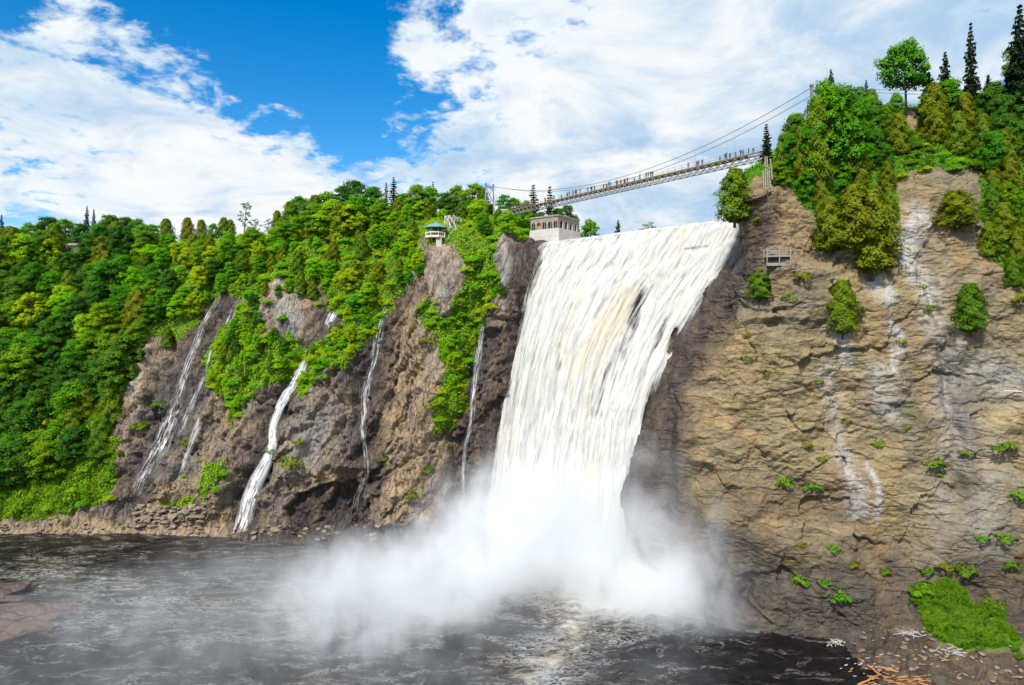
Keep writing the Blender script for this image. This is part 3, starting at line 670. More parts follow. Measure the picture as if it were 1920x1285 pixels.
# ------------------------------------------------------------------ stones
def rock_mesh(name, seed, flat=0.5, sub=2, rough=0.35):
    bm = bmesh.new(); bmesh.ops.create_icosphere(bm, subdivisions=sub, radius=1.0)
    V = np.array([v.co for v in bm.verts]); r = 1 + rough * fbm(V * 1.1 + seed * 13.7, 2) + 0.25 * ridged(V * 0.8 + seed * 5.1, 1)
    for v, p, k in zip(bm.verts, V, r):
        q = p * k; q = np.sign(q) * np.abs(q) ** 0.82; v.co = (q[0], q[1], q[2] * flat)
    me_ = bpy.data.meshes.new(name); bm.to_mesh(me_); bm.free(); return me_
stones = [rock_mesh('stone', k, 0.32 + 0.1 * (k % 3), 1) for k in range(5)]
for s_ in stones: s_.materials.append(M['boulder'])
def scatter_stones(parent, n, area, size, bvh):
    k = 0
    while k < n:
        px_, py_ = rnd.uniform(area[0], area[2]), rnd.uniform(area[1], area[3])
        h, nn = hit(px_, py_, bvh)
        k += 1
        if h is None or h.z < -0.3: continue
        o = obj('stone', rnd.choice(stones), None, parent); sc_ = rnd.uniform(*size) * rnd.uniform(0.6, 1.3)
        o.location = h + Vector((0, -0.2, 0.1)); o.scale = (sc_ * rnd.uniform(0.8, 1.7), sc_, sc_ * rnd.uniform(0.6, 1.2)); o.rotation_euler = (rnd.uniform(-.35, .35), rnd.uniform(-.35, .35), rnd.uniform(0, 6.3))
scatter_stones(left_cliff, 110, (255, 945, 385, 990), (0.5, 1.3), bvhL)
scatter_stones(left_cliff, 100, (-20, 982, 440, 1006), (0.25, 0.75), bvhL)
scatter_stones(left_cliff, 40, (430, 985, 720, 1012), (0.3, 0.9), bvhL)
scatter_stones(right_cliff, 90, (1600, 1180, 1920, 1285), (0.15, 0.5), bvhR)
for nm, cx, cy, sx, sy, sz, lab in (('rock_slab', 8, 1112, 9.5, 6, 1.7, 'flat reddish rock slab awash at the pool edge, the farther one'), ('rock_slab', 2, 1172, 13, 7.5, 2.2, 'wide reddish rock slab awash at the pool edge, the nearer one')):
    Yr = 76800 / (cy - 620); me = rock_mesh(nm, cx + 3, 1.0, 5, 0.5); me.materials.append(M['rock_slab'])
    me.polygons.foreach_set('use_smooth', [True] * len(me.polygons))
    o = obj(nm, me); o.location = (P(cx, cy, Yr)[0] - 4, Yr, -0.3); o.scale = (sx, sy, sz); o.rotation_euler = (0, 0, 0.1)
    tag(o, lab, 'rock')

# ------------------------------------------------------------------ vegetation prototypes
def leaf_quads(C, N_, size, seed, aspect=0.55):
    """diamond leaf sprays at centres C facing N_"""
    g = np.random.default_rng(seed); n = len(C)
    nrm = N_ + 0.42 * g.normal(size=(n, 3)); nrm /= np.linalg.norm(nrm, axis=1)[:, None]
    t_ = g.normal(size=(n, 3)); t_ -= (t_ * nrm).sum(1)[:, None] * nrm; t_ /= np.linalg.norm(t_, axis=1)[:, None]
    b_ = np.cross(nrm, t_); L_ = size * g.uniform(0.6, 1.4, n)[:, None]; W_ = L_ * aspect
    V = np.stack([C - t_ * L_ * .5, C + b_ * W_ * .5 + nrm * L_ * 0.08, C + t_ * L_ * .5, C - b_ * W_ * .5 + nrm * L_ * 0.08], 1).reshape(-1, 3)
    cn = N_ / (np.linalg.norm(N_, axis=1)[:, None] + 1e-6); LEAF_N[0] = np.repeat(cn, 4, 0)
    return V, np.arange(4 * n).reshape(-1, 4)
LEAF_N = [None]
def clump_leaves(cents, rads, per, seed, upb=0.35, flat=0.75):
    g = np.random.default_rng(seed); C, N_ = [], []
    for c, r in zip(cents, rads):
        n = max(8, int(per * r * r)); dd = g.normal(size=(n, 3)); dd /= np.linalg.norm(dd, axis=1)[:, None]
        dd[:, 2] = np.where(dd[:, 2] < -0.35, -dd[:, 2], dd[:, 2])
        q = dd * (r * g.uniform(0.55, 1.08, n) * (1 + 0.25 * np.sin(dd[:, 0] * 5 + dd[:, 1] * 4)))[:, None]; q[:, 2] *= flat
        C.append(c + q); N_.append(dd + [0, 0, upb])
    return np.concatenate(C), np.concatenate(N_)

def tree_proto(kind, seed):
    """returns (trunk mesh, crown mesh, reference height)"""
    g = np.random.default_rng(seed); tb = MB(); hgt = 10.0
    if kind == 'lime': kind = 'broad'
    if kind in ('broad', 'dark', 'maple', 'sparse'):
        cr = {'broad': 3.0, 'dark': 3.0, 'maple': 4.2, 'sparse': 2.4}[kind]; base = {'broad': 2.0, 'dark': 1.6, 'maple': 4.2, 'sparse': 3.4}[kind]
        nb = {'broad': 34, 'dark': 34, 'maple': 36, 'sparse': 20}[kind]
        lean = g.normal(size=2) * 0.35
        tp = [(0, 0, -0.6), (lean[0] * .3, lean[1] * .3, hgt * .3), (lean[0] * .7, lean[1] * .7, hgt * .6), (lean[0], lean[1], hgt * .9)]
        tb.tube(tp, [0.24, 0.18, 0.12, 0.03], 7)
        cents, rads = [], []
        for i in range(nb):
            f_ = (i + 0.5) / nb; z_ = base + (hgt - base - 0.5) * f_
            env = cr * (math.sin(math.pi * min(1, 0.12 + f_ * 0.86)) ** 0.65); a_ = i * 2.4 + g.uniform(-.5, .5); rr = env * g.uniform(0.45, 0.92)
            c = np.array([rr * math.cos(a_) + lean[0] * f_, rr * math.sin(a_) + lean[1] * f_, z_ + g.uniform(-.4, .4)])
            cents.append(c); rads.append(g.uniform(0.75, 1.35) * {'maple': 1.05, 'sparse': 0.55}.get(kind, 1.0))
            tb.tube([(lean[0] * z_ / hgt * .7, lean[1] * z_ / hgt * .7, max(base * .6, z_ - rr * 0.55)), tuple(c * [.6, .6, 1] - [0, 0, .25]), tuple(c)], [0.08, 0.05, 0.02], 4, False)
        C, N_ = clump_leaves(cents, rads, {'sparse': 110}.get(kind, 190), seed)
        V, Q = leaf_quads(C, N_, {'sparse': 0.36}.get(kind, 0.37), seed + 1)
    elif kind == 'cedar':
        tb.tube([(0, 0, -0.6), (0, 0, hgt * .5), (0, 0, hgt * .95)], [0.2, 0.13, 0.03], 7)
        n = 7600; f_ = g.uniform(0, 1, n) ** 0.85; a_ = g.uniform(0, 2 * math.pi, n)
        lob = 1 + 0.22 * np.sin(a_ * 3 + f_ * 9 + seed) + 0.2 * np.sin(a_ * 5 - f_ * 19 + seed) + 0.14 * np.sin(f_ * 31 + a_ * 4) + 0.1 * g.normal(size=n)
        env = 2.15 * np.sin(np.pi * np.clip(0.10 + 0.90 * (1 - f_), 0, 1) ** 0.8 * 0.62) ** 1.0 * np.clip(f_ * 9, 0.35, 1) * lob
        r = env * np.sqrt(g.uniform(0.42, 1, n)); z_ = 0.5 + f_ * 9.5
        C = np.stack([r * np.cos(a_), r * np.sin(a_), z_ - 0.2 * r], -1); N_ = np.stack([np.cos(a_), np.sin(a_), np.full(n, .45)], -1)
        V, Q = leaf_quads(C, N_, 0.38, seed, 0.5)
    elif kind in ('spruce', 'thin_spruce'):
        k_ = 1.0 if kind == 'spruce' else 0.55
        tb.tube([(0, 0, -0.6), (0, 0, hgt * .5), (0, 0, hgt)], [0.18, 0.11, 0.02], 6)
        Cs, Ns = [], []
        nt = 25 if kind == 'spruce' else 18
        for i in range(nt):
            f_ = i / (nt - 1); z_ = 0.9 + 8.9 * f_; R_ = (2.2 * (1 - f_) ** 0.8 + 0.12) * k_
            nbr = int(9 - 3 * f_)
            for b_ in range(nbr):
                a_ = b_ * 2 * math.pi / nbr + i * 0.7 + g.uniform(-.25, .25); Rb = R_ * g.uniform(0.4, 1.25); n = max(6, int(24 * Rb))
                tt = np.sqrt(g.uniform(0.02, 1, n)); wdt = 0.16 * Rb * (1.1 - tt)
                lat = g.normal(size=n) * (wdt + 0.05)
                Cs.append(np.stack([tt * Rb * math.cos(a_) - lat * math.sin(a_), tt * Rb * math.sin(a_) + lat * math.cos(a_), z_ - 0.32 * tt * Rb + 0.12 * (tt ** 3) * Rb + g.normal(size=n) * .05], -1))
                Ns.append(np.tile([0.3 * math.cos(a_), 0.3 * math.sin(a_), 1.0], (n, 1)))
        V, Q = leaf_quads(np.concatenate(Cs), np.concatenate(Ns), 0.44, seed, 0.5)
    elif kind in ('bush', 'fresh'):
        hgt = 3.0; cents, rads = [], []
        for i in range(16):
            a_ = i * 2.4; rr = 1.5 * math.sqrt((i + .5) / 16) * g.uniform(.7, 1.1)
            zc = 0.5 + 1.9 * (1 - (rr / 1.9) ** 2) * g.uniform(0.55, 1)
            cents.append(np.array([rr * math.cos(a_), rr * math.sin(a_), zc])); rads.append(g.uniform(0.5, 0.85))
            tb.tube([(0, 0, -0.3), tuple(cents[-1] * [.5, .5, .6]), tuple(cents[-1])], [0.05, 0.035, 0.015], 4, False)
        C, N_ = clump_leaves(cents, rads, 300, seed); V, Q = leaf_quads(C, N_, 0.27, seed)
    else:   # tuft of herbs on the rock
        hgt = 1.0; n = 260; a_ = g.uniform(0, 6.28, n); r = np.sqrt(g.uniform(0, 1, n))
        C = np.stack([0.9 * r * np.cos(a_), 0.9 * r * np.sin(a_), 0.1 + 0.75 * (1 - r * r) * g.uniform(-.5, 1, n) + 0.25 * np.sin(a_ * 3 + seed) * r], -1)
        N_ = np.stack([np.cos(a_) * r, np.sin(a_) * r, np.full(n, .6)], -1)
        tb.tube([(0, 0, -0.3), (0, 0, 0.2)], [0.05, 0.02], 4); V, Q = leaf_quads(C, N_, 0.26, seed)
    return tb.mesh('trunk', True), mk_mesh('crown', V, Q, False, dict(cn=LEAF_N[0])), hgt

SPEC = {'broad': ('broadleaf_tree', 'leaf_broad', 'bark', 3), 'dark': ('broadleaf_tree', 'leaf_dark', 'bark', 2), 'cedar': ('cedar_tree', 'leaf_cedar', 'bark', 3), 'spruce': ('spruce_tree', 'leaf_spruce', 'bark', 2),
        'thin_spruce': ('spruce_tree', 'leaf_spruce', 'bark', 1), 'maple': ('maple_tree', 'leaf_broad', 'bark', 1), 'sparse': ('poplar_tree', 'leaf_dark', 'bark_pale', 2), 'lime': ('young_tree', 'leaf_lime', 'bark', 3), 'bush': ('shrub', 'leaf_lime', 'bark', 3),
        'fresh': ('shrub', 'leaf_fresh', 'bark', 2), 'tuft': ('cliff_plant', 'leaf_cedar', 'bark', 3), 'tuft_green': ('cliff_plant', 'leaf_broad', 'bark', 2)}
PROTO = {}
for si, (k, (nm, lm, bk, n)) in enumerate(SPEC.items()):
    PROTO[k] = []
    for j in range(n):
        tm, cm_, hh = tree_proto(k, 100 * si + 7 * j + 3); tm.materials.append(M[bk]); cm_.materials.append(M[lm]); PROTO[k].append((tm, cm_, hh))
CATS = {'shrub': 'shrub', 'cliff_plant': 'plant'}
KEEP = [(790, 412, 884, 468, 222), (913, 338, 936, 392, 248), (993, 400, 1092, 458, 213), (127, 456, 146, 474, 268), (1428, 292, 1451, 349, 147), (1438, 464, 1484, 495, 144), (945, 360, 1010, 398, 236)]
def plant(kind, loc, h, label, group=None, wide=1.0, tilt=0.0):
    pxc, pyb, hp_ = 960 + F * loc[0] / loc[1], HOR - F * (loc[2] - HC) / loc[1], F * h / loc[1]
    for (a0, b0, a1, b1, Yk) in KEEP:      # things the photo shows unobstructed
        if loc[1] < Yk and pxc + hp_ * .26 * wide > a0 and pxc - hp_ * .26 * wide < a1 and pyb > b0 and pyb - hp_ < b1:
            if pyb - b1 < 7 or group is None: return None
            h = (pyb - b1) / F * loc[1]
            hp_ = F * h / loc[1]
    nm = SPEC[kind][0]; tm, cm_, hh = rnd.choice(PROTO[kind]); k = h / hh
    e = empty(nm, loc, rnd.uniform(0, 6.28)); e.scale = (k * wide * rnd.uniform(.9, 1.12), k * wide * rnd.uniform(.9, 1.12), k)
    if tilt: e.rotation_euler = (rnd.uniform(-tilt, tilt), rnd.uniform(-tilt, tilt), rnd.uniform(0, 6.28))
    obj('trunk' if nm not in ('shrub', 'cliff_plant') else 'stem', tm, None, e); obj('crown' if nm not in ('shrub', 'cliff_plant') else 'foliage', cm_, None, e)
    tag(e, label, CATS.get(nm, 'tree'), group); return e
LOOK = {'lime': 'lime green young tree', 'broad': 'bright green broadleaf tree', 'dark': 'dark green broadleaf tree', 'cedar': 'olive green conical cedar', 'spruce': 'dark pointed spruce', 'bush': 'leafy green shrub', 'fresh': 'vivid yellow-green shrub', 'sparse': 'thin airy poplar'}
placed = []
def forest(poly, n_try, mind, kinds, hr, where, group, bvh, wide=1.0, zoff=-0.3):
    xs, ys_ = [p[0] for p in poly], [p[1] for p in poly]; c = 0; keys = [k for k, v in kinds for _ in range(v)]
    pa = np.stack([nr.uniform(min(xs), max(xs), n_try), nr.uniform(min(ys_), max(ys_), n_try)], -1); ok = in_poly(pa[:, 0], pa[:, 1], poly)
    for (a, b) in pa[ok]:
        h, nn = hit(a, b, bvh)
        if h is None: continue
        if any((h.x - q[0]) ** 2 + (h.y - q[1]) ** 2 + (h.z - q[2]) ** 2 < mind * mind for q in placed): continue
        placed.append((h.x, h.y, h.z)); k = rnd.choice(keys); hh = rnd.uniform(*hr)
        if k in ('bush', 'fresh'): hh = min(hh, 4.2) * rnd.uniform(.6, 1)
        sz = 'tall ' if hh > hr[0] + 0.66 * (hr[1] - hr[0]) else 'small ' if hh < hr[0] + 0.33 * (hr[1] - hr[0]) else ''
        lvl = '' if max(ys_) - min(ys_) < 150 or len(where.split()) > 9 else (', upper part', ', middle part', ', lower part')[min(2, int(3 * (b - min(ys_)) / (max(ys_) - min(ys_))))]
        plant(k, (h.x, h.y + 0.3, h.z + zoff), hh, f'{sz}{LOOK[k]} {where}{lvl}', group, wide * rnd.uniform(.85, 1.15)); c += 1
    return c
def top_tree(kind, px, top, Y, label, group=None, wide=1.0, minh=3.0):
    X = (px - 960) / F * Y; z = ground(X, Y); zt = HC + (HOR - top) / F * Y
    if z is None: z = zt - 12
    h = max(minh, zt - z); return plant(kind, (X, Y, zt - h), h, label, group, wide)

LM_L = [(20, 430, 'near the end spruce beyond the cabin'), (95, 430, 'beyond the white cabin'), (136, 460, 'around the white cabin'), (170, 390, 'next to the two pointed spruces'), (240, 430, 'between the twin spruces and the cedars'), (330, 430, 'above the forested slope'),
        (400, 430, 'above the long thin cascade'), (457, 380, 'next to the tall airy tree'), (520, 400, 'above the solid white cascade'), (590, 380, 'where the hill starts to rise'), (660, 350, 'on the rounded hilltop'), (735, 340, 'around the tall hilltop spruce'),
        (820, 420, 'behind the gazebo'), (870, 400, 'between gazebo and bridge tower'), (925, 350, 'around the bridge tower'), (980, 390, 'behind the bridge deck')]
LM_R = [(1460, 480, 'around the lookout platform'), (1400, 420, 'at the corner beside the falls crest'), (1578, 600, 'around the narrow lone cedar'), (1816, 600, 'around the golden lone cedar'), (1400, 680, 'by the wet rock beside the falls'), (1590, 830, 'along the lower white stain'), (1785, 760, 'along the long grey stain'),
        (1480, 905, 'on the dark ledge halfway down'), (1520, 1090, 'on the dark rock near the pool'), (1740, 1090, 'just above the bright grass'), (1850, 1060, 'above the end of the grass patch'), (1900, 930, 'on the grey wall beyond the stain'), (1650, 1040, 'on the rubble between pool and grass'), (1690, 640, 'between the two lone cedars'), (1640, 820, 'on the plain wall between stains')]
def near(a, b, marks): return min(marks, key=lambda q: (q[0] - a) ** 2 + (q[1] - b) ** 2)[2]
# named trees first
top_tree('spruce', 163, 386, 292, 'taller of two pointed spruces on the left skyline', wide=0.55)
top_tree('spruce', 176, 392, 294, 'shorter of two pointed spruces on the left skyline', wide=0.5)
top_tree('spruce', 3, 403, 290, 'dark spruce on the skyline beyond the white cabin', wide=0.6)
top_tree('sparse', 457, 377, 285, 'tall airy tree with see-through crown on the skyline above the cascades', wide=0.9)
top_tree('thin_spruce', 738, 332, 275, 'tall dark spruce on the hilltop behind the gazebo', wide=1.25)
top_tree('thin_spruce', 724, 342, 278, 'smaller dark spruce beside the tall one behind the gazebo', wide=1.1)
top_tree('thin_spruce', 812, 341, 270, 'slim dark spruce on the hilltop near the bridge tower', wide=1.0)
top_tree('thin_spruce', 1000, 347, 262, 'bare-tiered slim spruce behind the bridge deck, nearer the bridge tower', wide=1.5)
top_tree('thin_spruce', 1031, 350, 262, 'bare-tiered slim spruce behind the bridge deck, nearer mid-span', wide=1.5)
top_tree('spruce', 1820, 42, 158, 'very tall narrow spruce towering over the right hilltop', wide=0.42)
top_tree('spruce', 1912, 8, 152, 'tall dark spruce rising beside the highest part of the hilltop', wide=0.62)
top_tree('spruce', 1772, 97, 160, 'broad dark spruce between the lone maple and the tall narrow spruce', wide=0.75)
top_tree('spruce', 1558, 130, 170, 'dark spruce crowning the hill above the bridge end', wide=0.7)
top_tree('thin_spruce', 1624, 150, 172, 'small pointed spruce on the hill between bridge end and maple', wide=1.2)
top_tree('maple', 1699, 88, 163, 'lone maple with bare trunk and spreading crown on the hill crest', wide=0.88)
top_tree('thin_spruce', 1437, 233, 152, 'ragged dark spruce beside the bridge end', wide=1.5)
for px_, tp, Y, k, wd in ((20,425,285,'dark',1),(55,420,284,'broad',1),(90,408,286,'dark',1.1),(125,412,284,'broad',1),(150,420,282,'dark',1),(205,404,286,'dark',1.1),(235,408,284,'dark',1),(258,412,282,'broad',1),(285,422,278,'broad',1),
                     (312,410,276,'cedar',1),(352,408,274,'cedar',.9),(378,412,274,'cedar',.9),(400,420,272,'broad',.9),(420,408,275,'cedar',.9),(432,412,276,'cedar',.9),(478,410,285,'sparse',1.2),(503,410,286,'sparse',1.3),(520,395,272,'cedar',.8),
                     (545,378,270,'cedar',1),(566,370,272,'broad',1),(590,366,270,'cedar',1),(612,362,272,'broad',1),(640,352,270,'dark',1.05),(672,340,270,'dark',1.1),(700,352,268,'broad',1),(752,362,266,'broad',1),(782,348,264,'broad',1),(806,352,266,'broad',1),
                     (835,362,262,'cedar',.9),(856,350,262,'broad',1),(882,346,260,'broad',1),(905,352,258,'cedar',.9),(945,366,256,'broad',.9),(965,372,258,'broad',.9),(985,378,262,'broad',.9)):
    top_tree(k, px_, tp, Y, f'{LOOK[k]} on the skyline ' + near(px_, 400, LM_L), 'skyline trees of the left hill', wd * 1.2)
for px_, tp, Y, k, wd in ((1015,398,240,'dark',1),(1040,392,242,'dark',1),(1062,388,238,'dark',1.0),(1080,402,240,'spruce',.8)):
    top_tree(k, px_, tp, Y, f'{LOOK[k]} behind the arched stone pavilion', 'trees behind the pavilion', wd, 6)
top_tree('broad', 1106, 414, 236, 'round green tree between the pavilion and the waterfall crest', None, 1.1, 6)
top_tree('spruce', 1159, 412, 236, 'small conical tree on the horizon just above the waterfall crest', None, 0.8, 5)
top_tree('sparse', 1215, 416, 236, 'low wispy tree peeking over the waterfall crest', None, 1.5, 4)

SCR = {1532: 'right against the bridge tower', 1549: 'just past the bridge tower', 1572: 'in front of the crowning spruce', 1592: 'past the crowning spruce', 1516: 'under the main cables', 1500: 'below the end of the cables', 1484: 'near the bridge deck end', 1466: 'next to the pale timber posts', 1615: 'by the small pointed spruce', 1640: 'toward the lone maple'}
for px_, tp, Y, k, wd in ((1532,182,143,'cedar',.55),(1549,158,144,'broad',.62),(1572,163,144.5,'broad',.62),(1592,178,145,'cedar',.6),(1516,212,144,'broad',.6),(1500,238,144.5,'cedar',.6),(1484,252,145,'broad',.6),(1466,268,146,'cedar',.6),(1615,185,150,'broad',.7),(1640,190,152,'dark',.7)):
    top_tree(k, px_, tp, Y, f'tall {LOOK[k]} on the tan cliff top ' + SCR[px_], 'trees screening the right bridge tower', wd * 1.25)
SKY_PX = [-60, 0, 60, 100, 150, 220, 280, 330, 390, 430, 470, 510, 545, 600, 680, 730, 790, 860, 900, 950, 990]
SKY_TOP = [420, 425, 420, 412, 420, 408, 424, 425, 425, 425, 440, 432, 392, 372, 352, 372, 362, 358, 366, 380, 395]
for px_ in range(-30, 990, 13):
    tp = np.interp(px_, SKY_PX, SKY_TOP) + rnd.uniform(2, 34); k = rnd.choice(['broad', 'lime', 'dark', 'cedar'] if px_ > 300 else ['dark', 'dark', 'broad', 'cedar'])
    top_tree(k, px_ + rnd.uniform(-4, 4), tp, rnd.uniform(252, 276) if px_ < 500 else rnd.uniform(238, 262), f'{LOOK[k]} just below the skyline trees ' + near(px_, 420, LM_L), 'trees below the left skyline', 1.35, 4)
n = 0
GL = 'trees on the forested slope'
A1 = [(-40,500),(250,500),(300,560),(250,700),(215,760),(235,860),(150,900),(0,930),(-40,930)]
n += forest(A1, 900, 5.9, [('broad', 4), ('lime', 1), ('dark', 5), ('cedar', 2)], (9, 16), 'on the slope beyond the long thin cascade', GL, bvhL, 1.25)
n += forest([(-40,480),(480,480),(500,530),(400,560),(330,640),(260,690),(240,600),(-40,520)], 500, 4.9, [('broad', 3), ('lime', 4), ('cedar', 3), ('dark', 1)], (7, 11), 'on the brow above the long thin cascade', 'trees on the brow of the left cliff', bvhL, 1.2)
n += forest([(450,455),(640,425),(800,415),(980,425),(1000,455),(940,462),(925,480),(880,455),(800,470),(795,525),(740,550),(690,580),(650,610),(560,560),(480,580),(455,555)], 800, 3.7, [('broad', 2), ('lime', 5), ('cedar', 3), ('bush', 4)], (4.5, 9), 'on the slope around the gazebo', 'trees around the gazebo', bvhL, 1.15)
n += forest(VEG_L[1], 600, 2.4, [('broad', 2), ('lime', 2), ('bush', 4), ('cedar', 1), ('dark', 2)], (3, 6), 'between the solid white cascade and the long one', 'plants between the cascades', bvhL)
n += forest(VEG_L[2], 600, 2.3, [('lime', 3), ('bush', 5), ('fresh', 2)], (3, 5.5), 'on the ledge left of the dark gully cascade', 'plants above the cave', bvhL)
n += forest(VEG_L[3], 600, 2.3, [('lime', 3), ('bush', 5), ('dark', 2)], (3, 5), 'hanging on the rock pillar below the gazebo', 'plants on the rock pillar', bvhL)
n += forest([(0,800),(215,800),(235,870),(205,945),(150,960),(0,965)], 350, 3.4, [('bush', 4), ('fresh', 4)], (2.5, 4), 'on the low bank by the pebble shore', 'shrubs along the pebble shore', bvhL)
for a, b, h in ((420,890,3.2),(405,920,2.6),(350,935,2.2),(320,945,1.8),(365,975,1.6),(430,760,3.5),(450,780,3),(345,890,1.6),(640,650,3),(545,640,3),(530,600,3.2),(520,690,3.4)):
    hp, _ = hit(a, b + 6, bvhL); plant('bush', hp - Vector((0, 0, .3)), h, 'small green shrub growing on bare rock between the cascades', 'shrubs on the bare left rock')
GR = 'trees on the right hilltop'
n += forest([(1400,352),(1440,338),(1470,368),(1530,396),(1600,440),(1640,470),(1668,430),(1690,350),(1640,300),(1560,280),(1470,310)], 450, 3.4, [('cedar', 5), ('broad', 4), ('dark', 1)], (5.5, 9), 'on the edge of the tan cliff below the bridge end', GR, bvhR)
n += forest([(1440,330),(1500,275),(1590,225),(1690,225),(1690,330),(1600,330),(1500,320)], 450, 3.9, [('broad', 5), ('cedar', 4), ('dark', 3)], (6, 10), 'on the hill between the bridge end and the lone maple', GR, bvhR)
n += forest([(1740,215),(1990,150),(1990,330),(1850,300),(1760,300)], 350, 4.3, [('dark', 5), ('cedar', 4), ('broad', 2), ('spruce', 2)], (8, 13), 'on the hill behind the bare rock scar', GR, bvhR)
n += forest([(1845,330),(1990,300),(1990,560),(1900,540),(1860,500),(1840,420)], 350, 3.4, [('cedar', 6), ('broad', 3)], (6, 10), 'crowding the cliff edge right of the bare scar', GR, bvhR)
n += forest([(1690,250),(1760,250),(1850,310),(1830,332),(1760,322),(1690,345)], 300, 2.6, [('bush', 5), ('fresh', 4), ('dark', 1)], (2, 3.6), 'in the green gully above the bare rock scar', 'shrubs in the right gully', bvhR)
print('forest plants', n)
for px_, py_, hpx, k, wd, lab in (
    (1376,420,105,'cedar',1.3,'leaning cedar overhanging the cliff corner beside the falls crest'), (1410,362,46,'cedar',2.2,'low spreading cedar next to the pale timber posts'),
    (1555,478,105,'cedar',1.3,'green cedar hanging over the tan cliff, lower left of the group'), (1632,520,160,'cedar',1.15,'golden olive cedar hanging lowest over the tan cliff'), (1600,470,120,'cedar',1.3,'dense cedar at the top edge beside the golden olive one'),
    (1578,632,105,'cedar',1.15,'narrow cedar growing alone from a crack above the white stain'), (1816,628,95,'cedar',1.25,'rusty golden cedar alone on the tan cliff'), (1790,432,72,'cedar',1.9,'round cedar at the top of the bare rock scar'),
    (1422,566,62,'cedar',1.5,'bright cedar shrub just below the small lookout platform')):
    hp, nn = hit(px_, py_ - 4, bvhR)
    if hp is None: hp = Vector(P(px_, py_, 146))
    plant(k, hp - Vector((0, 0.5, 0.2)), hpx / F * hp.y, lab, None, wd)
for px_, py_, s_, g in ((1470,905,34,1),(1522,912,30,1),(1500,1088,40,1),(1575,1120,38,1),(1545,1092,22,1),(1562,1028,22,1),(1645,832,24,1),(1750,870,40,0),(1880,838,46,0),(1810,1070,44,0),(1728,1108,44,1),(1770,1062,28,0),(1738,1072,26,0),
                        (1515,835,22,0),(1438,698,16,0),(1400,672,20,0),(1535,715,16,1),(1700,800,16,0),(1588,790,18,0),(1660,1072,24,0),(1885,1010,34,1),(1912,930,40,1),(1915,560,44,0),(1480,560,26,0),(1505,520,26,0),(1600,1060,24,0),
                        (1395,445,18,0),(1420,412,16,0),(1470,1000,14,0),(1440,1080,14,0),(1840,1010,22,1),(1860,1130,30,0),(1760,890,16,0),(1690,960,14,0),(1500,1020,16,0),(1400,630,16,0),(1385,700,14,0),(1725,540,20,0),(1740,580,22,0),(1690,640,16,0),
                        (1810,850,20,0),(1895,1060,34,0),(1540,860,16,0),(1620,760,14,0),(1560,700,12,0)):
    hp, nn = hit(px_, py_, bvhR)
    if hp is None or s_ < 15: continue
    plant('tuft_green' if g else 'tuft', hp + Vector((0, -0.1, -0.15)), s_ / F * hp.y * 0.55, ('fresh green' if g else 'olive brown') + ' tuft of plants in the tan cliff, ' + near(px_, py_, LM_R), 'tufts on the tan cliff', rnd.uniform(.9, 1.4))
for px_, py_, s_ in ((545,870,34),(800,880,22),(770,930,20),(505,845,18),(865,690,26),(815,760,30),(300,760,22),(262,800,24),(352,830,18),(800,640,22),(560,830,16),(720,860,14)):
    hp, nn = hit(px_, py_, bvhL)
    if hp is not None: plant('tuft', hp + Vector((0, -0.1, -0.15)), s_ / F * hp.y * 0.6, 'mossy tuft of plants on the brown left rock', 'tufts on the left rock', 1.4)

# undergrowth: too many sprays to count
def undergrowth(name, me_, V, Q, nleaf, size, matn, label, lim, seed, vmask, z0=-1):
    g = np.random.default_rng(seed); q = V[Q]; c = q.mean(1); px_, py_ = to_px(c)
    ok = (vmask[Q].mean(1) > 0.5) & (px_ > lim[0]) & (px_ < lim[1]) & (py_ > lim[2]) & (py_ < lim[3]) & (c[:, 1] < 300)
    q = q[ok]; nm = np.cross(q[:, 1] - q[:, 0], q[:, 3] - q[:, 0]); ar = np.linalg.norm(nm, axis=1); nm /= ar[:, None] + 1e-9
    nm *= np.where(nm[:, 1] > 0.3, -1, 1)[:, None]; nm *= np.where(nm[:, 2] < -0.5, -1, 1)[:, None]
    i = g.choice(len(q), nleaf, p=ar / ar.sum()); a_, b_ = g.uniform(0, 1, (2, nleaf, 1)); s_ = q[i]
    C = (s_[:, 0] * (1 - a_) + s_[:, 1] * a_) * (1 - b_) + (s_[:, 3] * (1 - a_) + s_[:, 2] * a_) * b_
    hump = 0.7 + 0.9 * np.clip(fbm(C * 0.35, 2), -0.6, 1)
    C = C + (nm[i] * 0.6 + [0, 0, 0.5]) * (g.uniform(0, 1.0, nleaf) * hump * size * 2.6)[:, None]
    Vv, Qq = leaf_quads(C, nm[i] + [0, -0.2, .6], size, seed + 1, 0.55 if name == 'undergrowth' else 0.3)
    return tag(obj(name, mk_mesh(name, Vv, Qq, False, dict(cn=LEAF_N[0])), M[matn]), label, 'undergrowth', None, 'stuff')
vegL = np.zeros(len(VL)); left_me.attributes['veg'].data.foreach_get('value', vegL)
vegR = np.zeros(len(VR)); right_me.attributes['veg'].data.foreach_get('value', vegR)
QL, QR = grid_quads(470, 660), grid_quads(520, 560)
undergrowth('undergrowth', left_me, VL, QL, 190000, 0.58, 'leaf_lime', 'green undergrowth covering the left slope', (-120, 1010, 400, 985), 3, vegL)
undergrowth('undergrowth', left_me, VL, QL, 26000, 0.6, 'leaf_fresh', 'vivid green ground cover on the bank above the pebble shore', (-60, 235, 770, 980), 4, vegL)
undergrowth('undergrowth', right_me, VR, QR, 60000, 0.5, 'leaf_broad', 'green undergrowth covering the right hilltop', (1380, 2050, 100, 570), 5, vegR)
undergrowth('meadow_grass', right_me, VR, QR, 42000, 0.5, 'leaf_fresh', 'bright green patch of tall grass at the foot of the tan cliff', (1690, 1935, 1080, 1250), 6, vegR)

